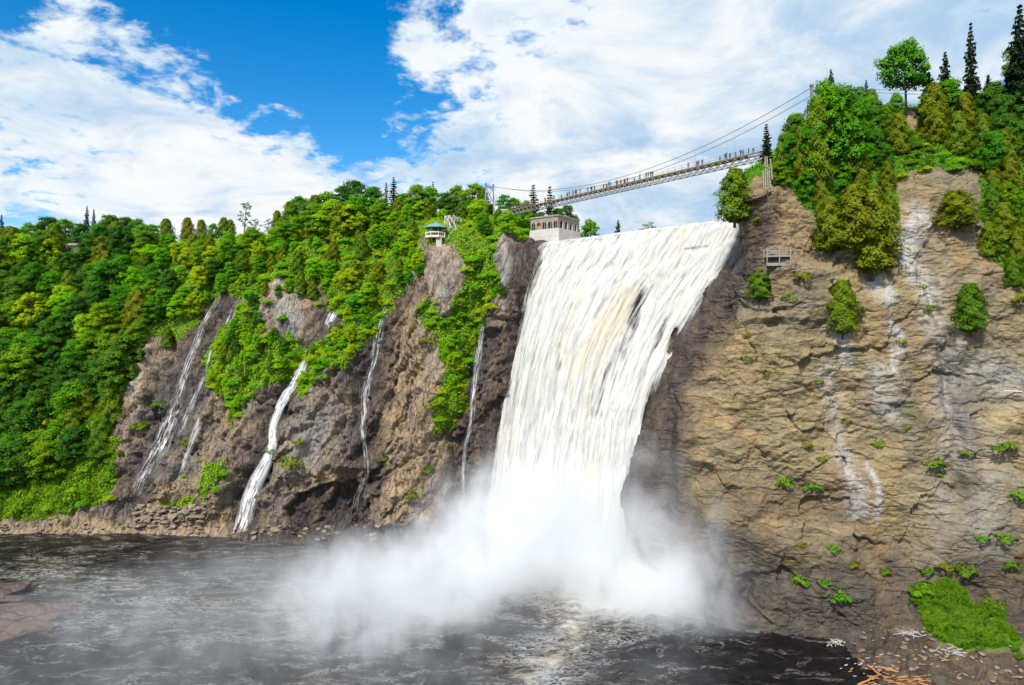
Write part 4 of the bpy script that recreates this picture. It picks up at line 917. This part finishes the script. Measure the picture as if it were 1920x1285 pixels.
# ------------------------------------------------------------------ suspension footbridge
BA, BB, BZ = Vector((0, 234, 0)), Vector((57, 158, 0)), 101.0
bd = (BB - BA).normalized(); bs_ = Vector((-bd.y, bd.x, 0)); BL = (BB - BA).length
def bp_(t, side=0.0, z=0.0): return BA + bd * t + bs_ * side + Vector((0, 0, BZ + z))
bridge = tag(empty('suspension_bridge', tuple(bp_(0))), 'steel suspension footbridge crossing above the waterfall crest', 'bridge')
O = Vector(bp_(0))
def bpart(name, mb, mat, parent=bridge):
    mb.v = [tuple(Vector(v) - O) for v in mb.v]; return mb.build(name, M[mat], parent)
m = MB()
for k in range(0, 98, 2): m.bar(bp_(k - 6), bp_(k - 4.06), 2.3, 0.14)
bpart('deck', m, 'timber_deck')
for sd_ in (-1.2, 1.2):
    m = MB().bar(bp_(-8, sd_, -0.12), bp_(BL + 3, sd_, -0.12), 0.16, 0.36); bpart('edge_beam', m, 'timber_deck')
    m = MB().bar(bp_(-8, sd_, -1.55), bp_(BL + 3, sd_, -1.55), 0.14); bpart('bottom_chord', m, 'steel')
    m = MB()
    for k in range(0, 49):
        a = -6 + k * 2.1; m.bar(bp_(a, sd_, -1.5), bp_(a + 1.05, sd_, -0.35), 0.12); m.bar(bp_(a + 1.05, sd_, -0.35), bp_(a + 2.1, sd_, -1.5), 0.12)
    bpart('truss_brace', m, 'steel_light')
    for z_ in (0.55, 1.12):
        m = MB().bar(bp_(-8, sd_, z_), bp_(BL + 3, sd_, z_), 0.04); bpart('handrail', m, 'steel')
    post = MB().bar((0, 0, 0), (0, 0, 1.15), 0.05).mesh('railing_post'); post.materials.append(M['steel'])
    for k in range(0, 50):
        o = obj('railing_post', post, None, bridge); o.location = Vector(bp_(-6 + k * 2.1, sd_, 0)) - O
m = MB()
for k in range(0, 49): m.bar(bp_(-6 + k * 2.1, -1.2, -1.55), bp_(-6 + k * 2.1, 1.2, -1.55), 0.09); m.bar(bp_(-6 + k * 2.1, -1.2, -1.5), bp_(-4 + k * 2.1, 1.2, -1.5), 0.06)
bpart('cross_brace', m, 'steel_light')
TL, TR = -13.4, BL + 13.9
for sd_ in (-1.6, 1.6):
    pts = []
    for k in range(41):
        t_ = k / 40; q = 2 * t_ - 1.0; pts.append(bp_(TL + (TR - TL) * t_, sd_, 1.75 + 9.2 * q * q))
    bpart('main_cable', MB().tube(pts, 0.07, 6), 'cable')
    bpart('back_stay', MB().tube([pts[0], bp_(TL - 25, sd_, -3)], 0.06, 5), 'cable')
    bpart('back_stay', MB().tube([pts[-1], bp_(TR + 22, sd_, 4)], 0.06, 5), 'cable')
    for k in range(6, 36, 3):
        bpart('hanger_wire', MB().bar(pts[k], bp_(TL + (TR - TL) * k / 40, sd_ * 0.75, 0), 0.03), 'cable')
for tx in (TL, TR):
    for sd_ in (-1.6, 1.6):
        m = MB().bar(bp_(tx, sd_ * 1.35, -7), bp_(tx, sd_, 11.2), 0.5, 0.42); m.bar(bp_(tx, sd_, 11.2), bp_(tx, sd_, 11.6), 0.75); bpart('tower_leg', m, 'steel')
    m = MB().bar(bp_(tx, -1.6, 10.4), bp_(tx, 1.6, 10.4), 0.35); m.bar(bp_(tx, -1.65, 5), bp_(tx, 1.6, 10.2), 0.18); m.bar(bp_(tx, 1.65, 5), bp_(tx, -1.6, 10.2), 0.18); m.bar(bp_(tx, -1.75, 4.5), bp_(tx, 1.75, 4.5), 0.3); bpart('tower_brace', m, 'steel')
m = MB(); c = bp_(-9.5, 3.0, 0); m.bar(c + Vector((0, 0, -4)), c + Vector((0, 0, 1.6)), 3.2, 3.0); m.bar(c + Vector((0, 0, 1.6)), c + Vector((0, 0, 2.0)), 3.6, 3.4); bpart('anchor_block', m, 'concrete')

# ------------------------------------------------------------------ people
def person_mesh(pose):
    """one continuous skinned body, 1.7 m"""
    g = random.Random(pose); sw = (0.0, 0.16, -0.1)[pose]; arm = (0.0, 0.25, 0.55)[pose]
    J = {'pelvis': (0, 0, .95), 'belly': (0, 0, 1.12), 'chest': (0, .01, 1.32), 'neck': (0, 0, 1.47), 'chin': (0, .015, 1.54), 'head': (0, .02, 1.62), 'crown': (0, .01, 1.69)}
    R = {'pelvis': .15, 'belly': .14, 'chest': .165, 'neck': .065, 'chin': .085, 'head': .105, 'crown': .07}
    E = [('pelvis', 'belly'), ('belly', 'chest'), ('chest', 'neck'), ('neck', 'chin'), ('chin', 'head'), ('head', 'crown')]
    for s__, nm in ((-1, 'l'), (1, 'r')):
        J.update({nm + 'hip': (.09 * s__, 0, .88), nm + 'knee': (.1 * s__, s__ * sw * .6, .48), nm + 'ank': (.1 * s__, s__ * sw, .09), nm + 'toe': (.11 * s__, s__ * sw + .16, .04),
                  nm + 'sho': (.19 * s__, 0, 1.40), nm + 'elb': (.25 * s__, arm * .3, 1.12), nm + 'wri': (.22 * s__, .08 + arm * .6, .90 + arm * .25), nm + 'hand': (.21 * s__, .11 + arm * .7, .82 + arm * .3)})
        R.update({nm + 'hip': .1, nm + 'knee': .07, nm + 'ank': .05, nm + 'toe': .045, nm + 'sho': .075, nm + 'elb': .05, nm + 'wri': .035, nm + 'hand': .042})
        E += [('pelvis', nm + 'hip'), (nm + 'hip', nm + 'knee'), (nm + 'knee', nm + 'ank'), (nm + 'ank', nm + 'toe'), ('chest', nm + 'sho'), (nm + 'sho', nm + 'elb'), (nm + 'elb', nm + 'wri'), (nm + 'wri', nm + 'hand')]
    ks = list(J); me_ = bpy.data.meshes.new('body'); me_.from_pydata([J[k] for k in ks], [(ks.index(a), ks.index(b)) for a, b in E], [])
    o = bpy.data.objects.new('tmp', me_); COL.objects.link(o); o.modifiers.new('skin', 'SKIN'); sv = me_.skin_vertices[0].data
    for i, k in enumerate(ks): sv[i].radius = (R[k], R[k] * (.7 if k in ('chest', 'belly', 'pelvis') else 1)); sv[i].use_root = (k == 'pelvis')
    ss = o.modifiers.new('sub', 'SUBSURF'); ss.levels = 1
    dg = bpy.context.evaluated_depsgraph_get(); res = bpy.data.meshes.new_from_object(o.evaluated_get(dg)); bpy.data.objects.remove(o)
    res.name = 'person_body'; return res
def cloth_material():
    m_, t, out = mat_new('clothed_person'); oc = t.new('ShaderNodeTexCoord', 'Object'); z_ = t.new('ShaderNodeSeparateXYZ', 2, Vector=oc)
    top = t.new('ShaderNodeObjectInfo', 'Color'); rr = t.new('ShaderNodeObjectInfo', 'Random')
    legs = t.ramp(rr, [(0, (0.02, 0.025, 0.05)), (0.6, (0.03, 0.03, 0.035)), (1, (0.16, 0.13, 0.1))])
    c = t.mix(t.m('GREATER_THAN', z_, 0.93), legs, top); c = t.mix(t.m('GREATER_THAN', z_, 1.46), c, (0.45, 0.27, 0.19)); c = t.mix(t.m('GREATER_THAN', z_, 1.645), c, (0.04, 0.025, 0.018))
    c = t.mix(t.m('LESS_THAN', z_, 0.09), c, (0.05, 0.05, 0.05))
    t.l.new(t.new('ShaderNodeBsdfPrincipled', 0, Base_Color=c, Roughness=0.8), out.inputs[0]); return m_
cm_ = cloth_material(); BODY = [person_mesh(k) for k in range(3)]
for b in BODY: b.materials.append(cm_)
TOPS = {'black': (.02, .02, .025), 'navy': (.025, .035, .09), 'grey': (.16, .16, .17), 'white': (.7, .7, .7), 'dark red': (.2, .03, .03), 'blue': (.06, .14, .34), 'brown': (.12, .07, .04), 'red': (.55, .035, .03), 'pink': (.6, .2, .3), 'teal': (.05, .22, .24)}
def person(loc, colr, where, group, face=0.0):
    o = obj('person', BODY[rnd.randrange(3)]); o.location = loc; o.rotation_euler = (0, 0, face); k = rnd.uniform(1.0, 1.12); o.scale = (k, k, k); o.color = (*TOPS[colr], 1)
    tag(o, f'person in a {colr} top {where}', 'person', group)
xs_ = [235,248,262,275,290,304,318,332,345,395,412,440,465,495,530,548,562,586,596,606,628,672,685,702,715,760,775,806,816,842,852,868,888,895,920,948,1000,1040,1053,1066,1080,1298,1338,1352,1386,1478,1530,1538,1555,1582,1625,1637,1675,1690]
for x_ in xs_:
    px_ = 900 + x_ / 3.31; r_ = (px_ - 960) / F; t_ = (r_ * BA.y - BA.x) / (bd.x - r_ * bd.y)
    c = 'red' if x_ in (1298, 332) else rnd.choice(['black', 'black', 'navy', 'navy', 'grey', 'blue', 'brown', 'dark red', 'teal', 'white' if x_ < 360 else 'black'])
    wh = 'standing on the footbridge ' + ('near the tower end' if x_ < 380 else 'on the crowded half' if x_ < 1100 else 'near the tan cliff end')
    person(bp_(t_, rnd.uniform(-.6, -.2) if rnd.random() < .6 else rnd.uniform(0.2, .8), 0.07), c, wh, 'people on the footbridge', math.atan2(bd.y, bd.x) + rnd.choice([0, math.pi, math.pi / 2]) + rnd.uniform(-.5, .5))

# ------------------------------------------------------------------ arched stone pavilion on its concrete base
pav = tag(empty('pavilion', (5.8, 212.2, 0), -math.radians(36.87)), 'open arched stone pavilion on a white concrete base beside the falls crest', 'pavilion')
W_, D_, Z0, Z1, Z2 = 10.25, 12.0, 80.0, 91.0, 94.6
m = MB(); b = 0.9
m.add([(-.6, -b, Z0), (W_ + b, -b, Z0), (W_ + b, D_, Z0), (-.6, D_, Z0), (-.15, -.25, Z1), (W_ + .25, -.25, Z1), (W_ + .25, D_, Z1), (-.15, D_, Z1)], [(0, 3, 2, 1), (4, 5, 6, 7), (0, 1, 5, 4), (1, 2, 6, 5), (2, 3, 7, 6), (3, 0, 4, 7)])
base = m.build('concrete_base', M['concrete'], pav)
for z_ in (83.2, 86.0, 88.6):
    f_ = (z_ - Z0) / (Z1 - Z0); off = b + (0.25 - b) * f_
    MB().bar((-.3, -off - 0.01, z_), (W_ + .3, -off - 0.01, z_), 0.03, 0.05).build('form_joint', M['stone'], base)
def arcade(name, L_, n_, flip):
    """wall along x with n_ arched openings, 0.5 thick"""
    vs, fs = [], []; bay = L_ / n_; pw = bay * 0.16; spring = 1.5; H_ = Z2 - Z1
    def quad(a, b, c, d): i = len(vs); vs.extend([a, b, c, d]); fs.append((i, i + 1, i + 2, i + 3))
    for k in range(n_):
        x0, x1 = k * bay, (k + 1) * bay; o0, o1 = x0 + pw, x1 - pw; cx, rad = (o0 + o1) / 2, (o1 - o0) / 2
        arc = [(o0, 0.0), (o0, spring)] + [(cx - rad * math.cos(math.pi * j / 10), spring + rad * math.sin(math.pi * j / 10)) for j in range(1, 10)] + [(o1, spring), (o1, 0.0)]
        for y_ in (0.0, 0.5):
            quad((x0, y_, Z1), (o0, y_, Z1), (o0, y_, Z2), (x0, y_, Z2)); quad((o1, y_, Z1), (x1, y_, Z1), (x1, y_, Z2), (o1, y_, Z2))
            for p, q in zip(arc[1:-2], arc[2:-1]): quad((p[0], y_, Z1 + p[1]), (q[0], y_, Z1 + q[1]), (q[0], y_, Z2), (p[0], y_, Z2))
        for p, q in zip(arc[:-1], arc[1:]): quad((p[0], 0, Z1 + p[1]), (q[0], 0, Z1 + q[1]), (q[0], .5, Z1 + q[1]), (p[0], .5, Z1 + p[1]))
    me_ = bpy.data.meshes.new(name); me_.from_pydata(vs, [], fs); me_.update(); return obj(name, me_, M['stone'], pav)
arcade('arched_wall', W_, 5, False)
w2 = arcade('arched_wall', D_ - 0.55, 4, True); w2.rotation_euler = (0, 0, math.pi / 2); w2.location = (W_, 0.52, 0)
for k in range(1, 5): MB().bar((W_ - .2, k * 2.7, Z1), (W_ - .2, k * 2.7, Z2 - .02), .28).build('column', M['white_paint'], pav)
for k in range(5): MB().bar((k * 2.05 + 1.02, 0.25, Z1), (k * 2.05 + 1.02, 0.25, Z1 + 2.2), .07).build('mullion', M['white_paint'], pav)
MB().bar((W_ / 2, D_ / 2, Z2 + .003), (W_ / 2, D_ / 2, Z2 + .45), W_ + .5, D_ + .5).build('roof_slab', M['stone'], pav)
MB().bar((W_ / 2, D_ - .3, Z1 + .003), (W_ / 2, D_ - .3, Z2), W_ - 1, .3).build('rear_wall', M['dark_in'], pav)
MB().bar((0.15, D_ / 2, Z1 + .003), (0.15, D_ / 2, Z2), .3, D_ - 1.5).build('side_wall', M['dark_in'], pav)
MB().bar((2.35, .2, Z1 + .01), (3.7, .2, Z1 + .01), .05, 2.4).build('infill_board', M['drift'], pav)
pm = Matrix.Translation(pav.location) @ Matrix.Rotation(-math.radians(36.87), 4, 'Z')
for x_, c in ((4.6, 'pink'), (5.1, 'grey'), (7.0, 'navy'), (8.8, 'blue'), (9.3, 'white')): person(pm @ Vector((x_, 1.2, Z1 + 0.01)), c, 'looking out of the arched pavilion', 'people in the pavilion', 2.4)

# ------------------------------------------------------------------ gazebo lookout with its stairs
gz = Vector(P(817, 446, 211)); gaz = tag(empty('gazebo', tuple(gz)), 'octagonal lookout gazebo with teal roof and white railings on the ridge', 'gazebo')
def oct_(r, k, z): a = math.pi / 4 * k + math.pi / 8; return Vector((r * math.cos(a), r * math.sin(a), z))
m = MB(); m.add([oct_(3.3, k, -.15) for k in range(8)] + [oct_(3.3, k, .1) for k in range(8)], [tuple(range(8))[::-1], tuple(range(8, 16))] + [(k, (k + 1) % 8, 8 + (k + 1) % 8, 8 + k) for k in range(8)]); m.build('floor', M['white_paint'], gaz)
for k in range(8):
    MB().bar(oct_(3.15, k, .1), oct_(3.15, k, 1.55), .2).build('railing_post', M['white_paint'], gaz)
    MB().bar(oct_(2.6, k, .1), oct_(2.6, k, 3.2), .2).build('post', M['wood_warm'], gaz)
    a, b = oct_(3.15, k, 0), oct_(3.15, k + 1, 0); m = MB()
    for z_, h_ in ((.3, .3), (1.4, .28)): m.bar(a + Vector((0, 0, z_)), b + Vector((0, 0, z_)), .1, h_)
    for q in range(1, 3): pnt = a.lerp(b, q / 3); m.bar(pnt + Vector((0, 0, .3)), pnt + Vector((0, 0, 1.4)), .07)
    m.build('railing_panel', M['white_paint'], gaz)
    apex = Vector((0, 0, 4.85)); e0, e1 = oct_(3.75, k, 3.05), oct_(3.75, k + 1, 3.05); dn = Vector((0, 0, -.16))
    MB().add([apex, e0, e1, apex + dn, e0 + dn, e1 + dn], [(0, 1, 2), (3, 5, 4), (1, 4, 5, 2), (0, 3, 4, 1), (0, 2, 5, 3)]).build('roof_panel', M['teal_roof'], gaz)
    MB().bar(oct_(3.0, k, -.15), oct_(1.9, k, -2.0), .16).build('strut', M['wood_warm'], gaz)
    MB().bar(oct_(1.9, k, -2.0), oct_(1.9, k, -5.5), .2).build('leg', M['wood_warm'], gaz)
MB().bar((0, 0, 4.8), (0, 0, 5.1), .25).build('finial', M['teal_roof'], gaz)
MB().bar((1.2, -1.6, -6.5), (1.2, -1.6, -.16), 1.7, 1.5).build('stone_pier', M['concrete'], gaz)
st_ = [P(838, 448, 211.5), P(851, 434, 214), P(847, 424, 217), P(838, 411, 220), P(862, 416, 223)]
stair = tag(empty('staircase', st_[0]), 'zigzag timber staircase climbing from the gazebo', 'staircase'); so = Vector(st_[0])
for a, b in zip(st_[:-1], st_[1:]):
    a, b = Vector(a) - so, Vector(b) - so; dd = (b - a); hd = Vector((dd.x, dd.y, 0)).normalized(); sdv = Vector((-hd.y, hd.x, 0)) * .8
    for q in (-1, 1):
        MB().bar(a + q * sdv, b + q * sdv, .12, .35).build('stringer', M['wood_grey'], stair); MB().bar(a + q * sdv + Vector((0, 0, 1.1)), b + q * sdv + Vector((0, 0, 1.1)), .1, .16).build('handrail', M['white_paint'], stair)
    ns = max(4, int(dd.length / .55))
    for k in range(ns): pnt = a.lerp(b, (k + .5) / ns); MB().bar(pnt - sdv + Vector((0, 0, .2)), pnt + sdv + Vector((0, 0, .2)), .3, .08).build('step', M['wood_grey'], stair)
    for q in (0, .5, 1):
        pnt = a.lerp(b, q)
        for e in (-1, 1): MB().bar(pnt + e * sdv + Vector((0, 0, -4.5)), pnt + e * sdv + Vector((0, 0, 1.15)), .14).build('post', M['white_paint'], stair)
for k, c in enumerate(('pink', 'dark red', 'white', 'pink', 'navy', 'red')):
    i = k % 4; p0, p1 = Vector(st_[i]), Vector(st_[i + 1]); person(p0.lerp(p1, .3 + .08 * k) + Vector((0, 0, .3)), c, 'walking on the gazebo staircase', 'people on the staircase', rnd.uniform(0, 6))
for a_, c in ((3.9, 'navy'), (4.7, 'grey'), (5.5, 'black')): person(gz + Vector((2.3 * math.cos(a_), 2.3 * math.sin(a_), .1)), c, 'standing inside the teal-roofed gazebo', 'people in the gazebo', 3.14)
pf = Vector(P(870, 467, 209)); plat = tag(empty('platform', tuple(pf)), 'small timber viewing platform beside the gazebo stairs', 'platform')
MB().bar((-1.6, 0, 0), (1.6, 0, 0), 1.8, .16).build('deck', M['wood_warm'], plat)
MB().bar((-6.5, .6, .05), (-1.65, .2, 0), 1.0, .14).build('walkway', M['wood_grey'], plat)
for x_ in (-1.5, -.5, .5, 1.5): MB().bar((x_, -.8, -1.6), (x_, -.8, 1.2), .13).build('post', M['white_paint'], plat)
for z_ in (.6, 1.2): MB().bar((-1.6, -.8, z_), (1.6, -.8, z_), .1, .14).build('rail', M['white_paint'], plat)

# ------------------------------------------------------------------ small lookout and timber posts on the right cliff
hp, _ = hit(1460, 488, bvhR); lk = Vector(P(1459, 481, hp.y - .6)); look = tag(empty('lookout_platform', tuple(lk), -.12), 'small grey lookout platform on legs fixed to the tan cliff', 'platform')
MB().bar((-2.45, .7, 0), (2.45, .7, 0), 2.6, .28).build('deck', M['wood_grey'], look)
for x_ in (-2.35, 0.1, 2.3):
    MB().bar((x_, -.62, -1.9), (x_, -.62, 1.75), .17).build('post', M['wood_grey'], look)
    MB().bar((x_, 2.0, -1), (x_, 2.0, 1.6), .15).build('post', M['wood_grey'], look)
for z_ in (.55, 1.1, 1.6): MB().bar((-2.4, -.6, z_), (2.35, -.6, z_), .08, .12).build('rail', M['wood_grey'], look); MB().bar((2.3, -.5, z_), (2.3, 1.9, z_), .08, .12).build('rail', M['wood_grey'], look)
MB().bar((-2.3, .3, -1.6), (2.3, .3, -1.6), .5, .6).build('foundation', M['wood_grey'], look)
hp, _ = hit(1441, 350, bvhR); Yp = (hp.y if hp else 146) - .3
tp_ = tag(empty('timber_frame', P(1441, 348, Yp)), 'cluster of pale timber posts on the cliff top below the bridge end', 'frame'); to = Vector(P(1441, 348, Yp))
for a, b in (((1432, 348), (1430.5, 322)), ((1435.5, 348), (1434.5, 294)), ((1440, 347), (1438, 294)), ((1444.5, 346), (1442, 320)), ((1448, 330), (1444, 298))):
    MB().bar(Vector(P(*a, Yp)) - to - Vector((0, 0, .8)), Vector(P(*b, Yp)) - to, .22).build('post', M['bark_pale'], tp_)
for a, b, y_ in (((1431, 325), (1448, 320), .25), ((1434, 312), (1446, 316), -.2), ((1440, 328), (1448, 316), .3)): MB().bar(Vector(P(*a, Yp + y_)) - to, Vector(P(*b, Yp + y_)) - to, .15).build('brace', M['bark_pale'], tp_)
hp, _ = hit(1900, 733, bvhR); a, b = Vector(P(1882, 732, hp.y - 1.0)), Vector(P(1925, 735, hp.y - .2))
o = MB().bar((0, 0, 0), b - a, .16, .2).build('steel_beam', M['white_paint']); o.location = a; tag(o, 'thin white beam sticking out of the tan cliff', 'beam')
for a_, b_, lab in ((1559, 521, 'tiny blue panel on the tan cliff above the narrow lone cedar'), (1916, 712, 'blue panel on the tan cliff above the thin white beam')):
    hp, _ = hit(a_, b_, bvhR); o = MB().bar((-.3, 0, 0), (.3, 0, 0), .1, .4).build('marker_panel', M['blue']); o.location = hp + Vector((0, -.35, 0)); tag(o, lab, 'panel')
# white cabin glimpsed through the trees
cz = Vector(P(136, 470, 268)); cab = tag(empty('cabin', tuple(cz)), 'small white cabin glimpsed among trees on the forested hill', 'cabin')
MB().box((-1.9, -1.5, -2), (1.9, 1.5, 1.6)).build('wall', M['white_paint'], cab); MB().add([(-2.2, -1.8, 1.61), (2.2, -1.8, 1.61), (2.2, 1.8, 1.61), (-2.2, 1.8, 1.61), (-2.2, 0, 2.8), (2.2, 0, 2.8)], [(0, 1, 5, 4), (2, 3, 4, 5), (1, 2, 5), (3, 0, 4), (0, 3, 2, 1)]).build('roof', M['stone'], cab)
MB().box((-.4, -1.54, -.2), (.5, -1.5, .9)).build('window', M['dark_in'], cab)

# ------------------------------------------------------------------ driftwood
def log_mesh(seed, L_):
    g = random.Random(seed); pts = [(L_ * (k / 5 - .5), g.uniform(-.03, .03) * L_, g.uniform(-.015, .015) * L_) for k in range(6)]; r0 = 0.028 * L_ + .05
    m_ = MB().tube(pts, [r0, r0 * 1.0, r0 * .92, r0 * .8, r0 * .7, r0 * .5], 7)
    if seed % 2: m_.tube([pts[3], (pts[3][0] + .12 * L_, .12 * L_, .06 * L_)], [r0 * .45, r0 * .2], 5)
    return m_.mesh('driftwood_log', True)
LOGS = [log_mesh(k, 2.0 + .6 * (k % 3)) for k in range(6)]
for l_ in LOGS: l_.materials.append(M['drift'])
PALE = [log_mesh(10 + k, 1.6) for k in range(4)]
for l_ in PALE: l_.materials.append(M['drift_pale'])
def on_shore(px_, py_):
    hp, _ = hit(px_, py_, bvhR); Yw = 76800 / (py_ - 620)
    if hp is None or hp.z < 0.05: hp = Vector(P(px_, py_, Yw)); hp.z = 0.05
    return hp
def log_between(p, q, mats, label, group, k=0.0):
    a, b = on_shore(*p), on_shore(*q); c = (a + b) / 2; dv = b - a; me_ = rnd.choice(mats); L0 = max(v.co.x for v in me_.vertices) * 2
    o = obj('driftwood_log', me_); o.location = c + Vector((0, 0, .15 + k)); sc_ = dv.length / L0; o.scale = (sc_, max(.7, min(1.6, sc_)), max(.7, min(1.6, sc_)))
    o.rotation_euler = (rnd.uniform(0, 1.0), -math.asin(max(-1, min(1, dv.z / dv.length))), math.atan2(dv.y, dv.x)); tag(o, label, 'log', group)
log_between((1611, 1238), (1653, 1270), LOGS, 'long orange log slanting into the dark water', None, .1)
log_between((1648, 1256), (1745, 1284), LOGS, 'longest orange log lying along the heap of driftwood', None, .25)
log_between((1608, 1288), (1652, 1268), LOGS, 'orange log meeting the long one at a point', None, .15)
for k in range(60):
    px_, py_ = rnd.uniform(1615, 1730), rnd.uniform(1272, 1300); a_ = rnd.uniform(-.5, .5); L_ = rnd.uniform(8, 26)
    log_between((px_, py_), (px_ + L_ * math.cos(a_), py_ + L_ * math.sin(a_) * .6), LOGS, 'orange log in the crowded driftwood heap on the shore', 'logs of the driftwood heap', rnd.uniform(0, .4))
for k in range(26):
    px_, py_ = rnd.uniform(1640, 1800), rnd.uniform(1228, 1268); a_ = rnd.uniform(-.6, .6); L_ = rnd.uniform(5, 16)
    log_between((px_, py_), (px_ + L_ * math.cos(a_), py_ + L_ * math.sin(a_) * .6), LOGS if rnd.random() < .7 else PALE, 'stray piece of driftwood on the muddy shore', 'stray driftwood', 0)
for k in range(16):
    px_, py_ = rnd.uniform(1575, 1640), rnd.uniform(1235, 1285); a_ = rnd.uniform(-.9, .3); L_ = rnd.uniform(4, 10)
    log_between((px_, py_), (px_ + L_ * math.cos(a_), py_ + L_ * math.sin(a_) * .6), LOGS if rnd.random() < .4 else PALE, 'thin stick floating on the dark water by the shore', 'floating sticks', 0)
for (cx, cy, rx, ry, lab) in ((1708, 1190, 26, 9, 'pile of bleached branches at the edge of the bright grass'), (1786, 1224, 28, 10, 'tangle of bleached branches below the bright grass'), (1570, 1208, 14, 4, 'pale branches stranded at the waterline under the cliff')):
    c0 = on_shore(cx, cy); e = tag(empty('branch_pile', tuple(c0)), lab, 'branches')
    for k in range(26):
        q = on_shore(cx + rnd.gauss(0, rx * .5), cy + rnd.gauss(0, ry * .45)) - c0; o = obj('branch', rnd.choice(PALE), None, e); o.location = q + Vector((0, 0, rnd.uniform(.1, .6))); k_ = rnd.uniform(.5, 1.4); o.scale = (k_, .6, .6)
        o.rotation_euler = (rnd.uniform(0, 1), rnd.uniform(-.4, .4), rnd.uniform(0, 3.14))

# ------------------------------------------------------------------ spray and mist
def mist_material():
    m_, t, out = mat_new('mist'); pos = t.new('ShaderNodeTexCoord', 'Object')
    n1 = t.noise(pos, 0.055, 4, 0.6, 0.4); n2 = t.noise(t.mapv(pos, (1, 1, 0.6), (0, 0.5, 0)), 0.16, 6, 0.68, 0.8); dens = None
    for (c, r, k, pw) in (((10, 164, 2), (40, 29, 38), 0.75, 2.4), ((29, 149, 6), (22, 16, 36), 0.55, 1.9), ((-26, 148, 1), (30, 32, 17), 0.24, 1.4), ((-44, 134, 0), (80, 54, 13), 0.034, 1.2), ((37, 142, 3), (19, 14, 21), 0.19, 1.3), ((-4, 184, 6), (24, 16, 20), 0.16, 1.4)):
        dv = t.vm('DIVIDE', t.vm('SUBTRACT', pos, c), r); L_ = t.vm('LENGTH', dv, out='Value')
        L_ = t.m('ADD', L_, t.m('MULTIPLY', t.m('SUBTRACT', n1, 0.5), 1.3))
        v = t.m('MULTIPLY', t.m('POWER', t.m('SUBTRACT', 1.0, L_, clamp=True), pw), k); dens = v if dens is None else t.m('ADD', dens, v)
    dens = t.m('MULTIPLY', dens, t.rng(n2, 0.34, 0.64, 0.05, 1.75))
    v = t.new('ShaderNodeVolumePrincipled', 0, Color=(0.968, 0.978, 0.985, 1), Density=dens, Anisotropy=0.0); t.l.new(v, out.inputs[1]); return m_
bm = bmesh.new(); bmesh.ops.create_icosphere(bm, subdivisions=4, radius=1.0)
for v in bm.verts:
    n_ = v.co.normalized(); v.co = Vector((-22 + n_.x * 104, 150 + n_.y * 68, max(-1.2, 2 + n_.z * 42)))
me = bpy.data.meshes.new('mist'); bm.to_mesh(me); bm.free()
mist = tag(obj('mist', me, mist_material()), 'white spray and drifting mist at the foot of the waterfall', 'mist', None, 'stuff')
undergrowth('meadow_grass', right_me, VR, QR, 9000, 0.55, 'leaf_cedar', 'olive weeds mixed into the bright grass patch', (1690, 1935, 1080, 1250), 8, vegR)
for a_, b_, h_ in ((1716, 1135, 2.2), (1728, 1112, 2.6), (1742, 1186, 1.2), (1900, 1200, 1.5), (1880, 1185, 1.2), (1835, 1222, 0.9), (1765, 1100, 1.6), (1912, 1236, 1.3)):
    hp, _ = hit(a_, b_, bvhR)
    if hp is not None: plant('fresh', hp - Vector((0, 0, .2)), h_, 'leafy weed at the border of the bright grass patch', 'weeds around the grass patch')
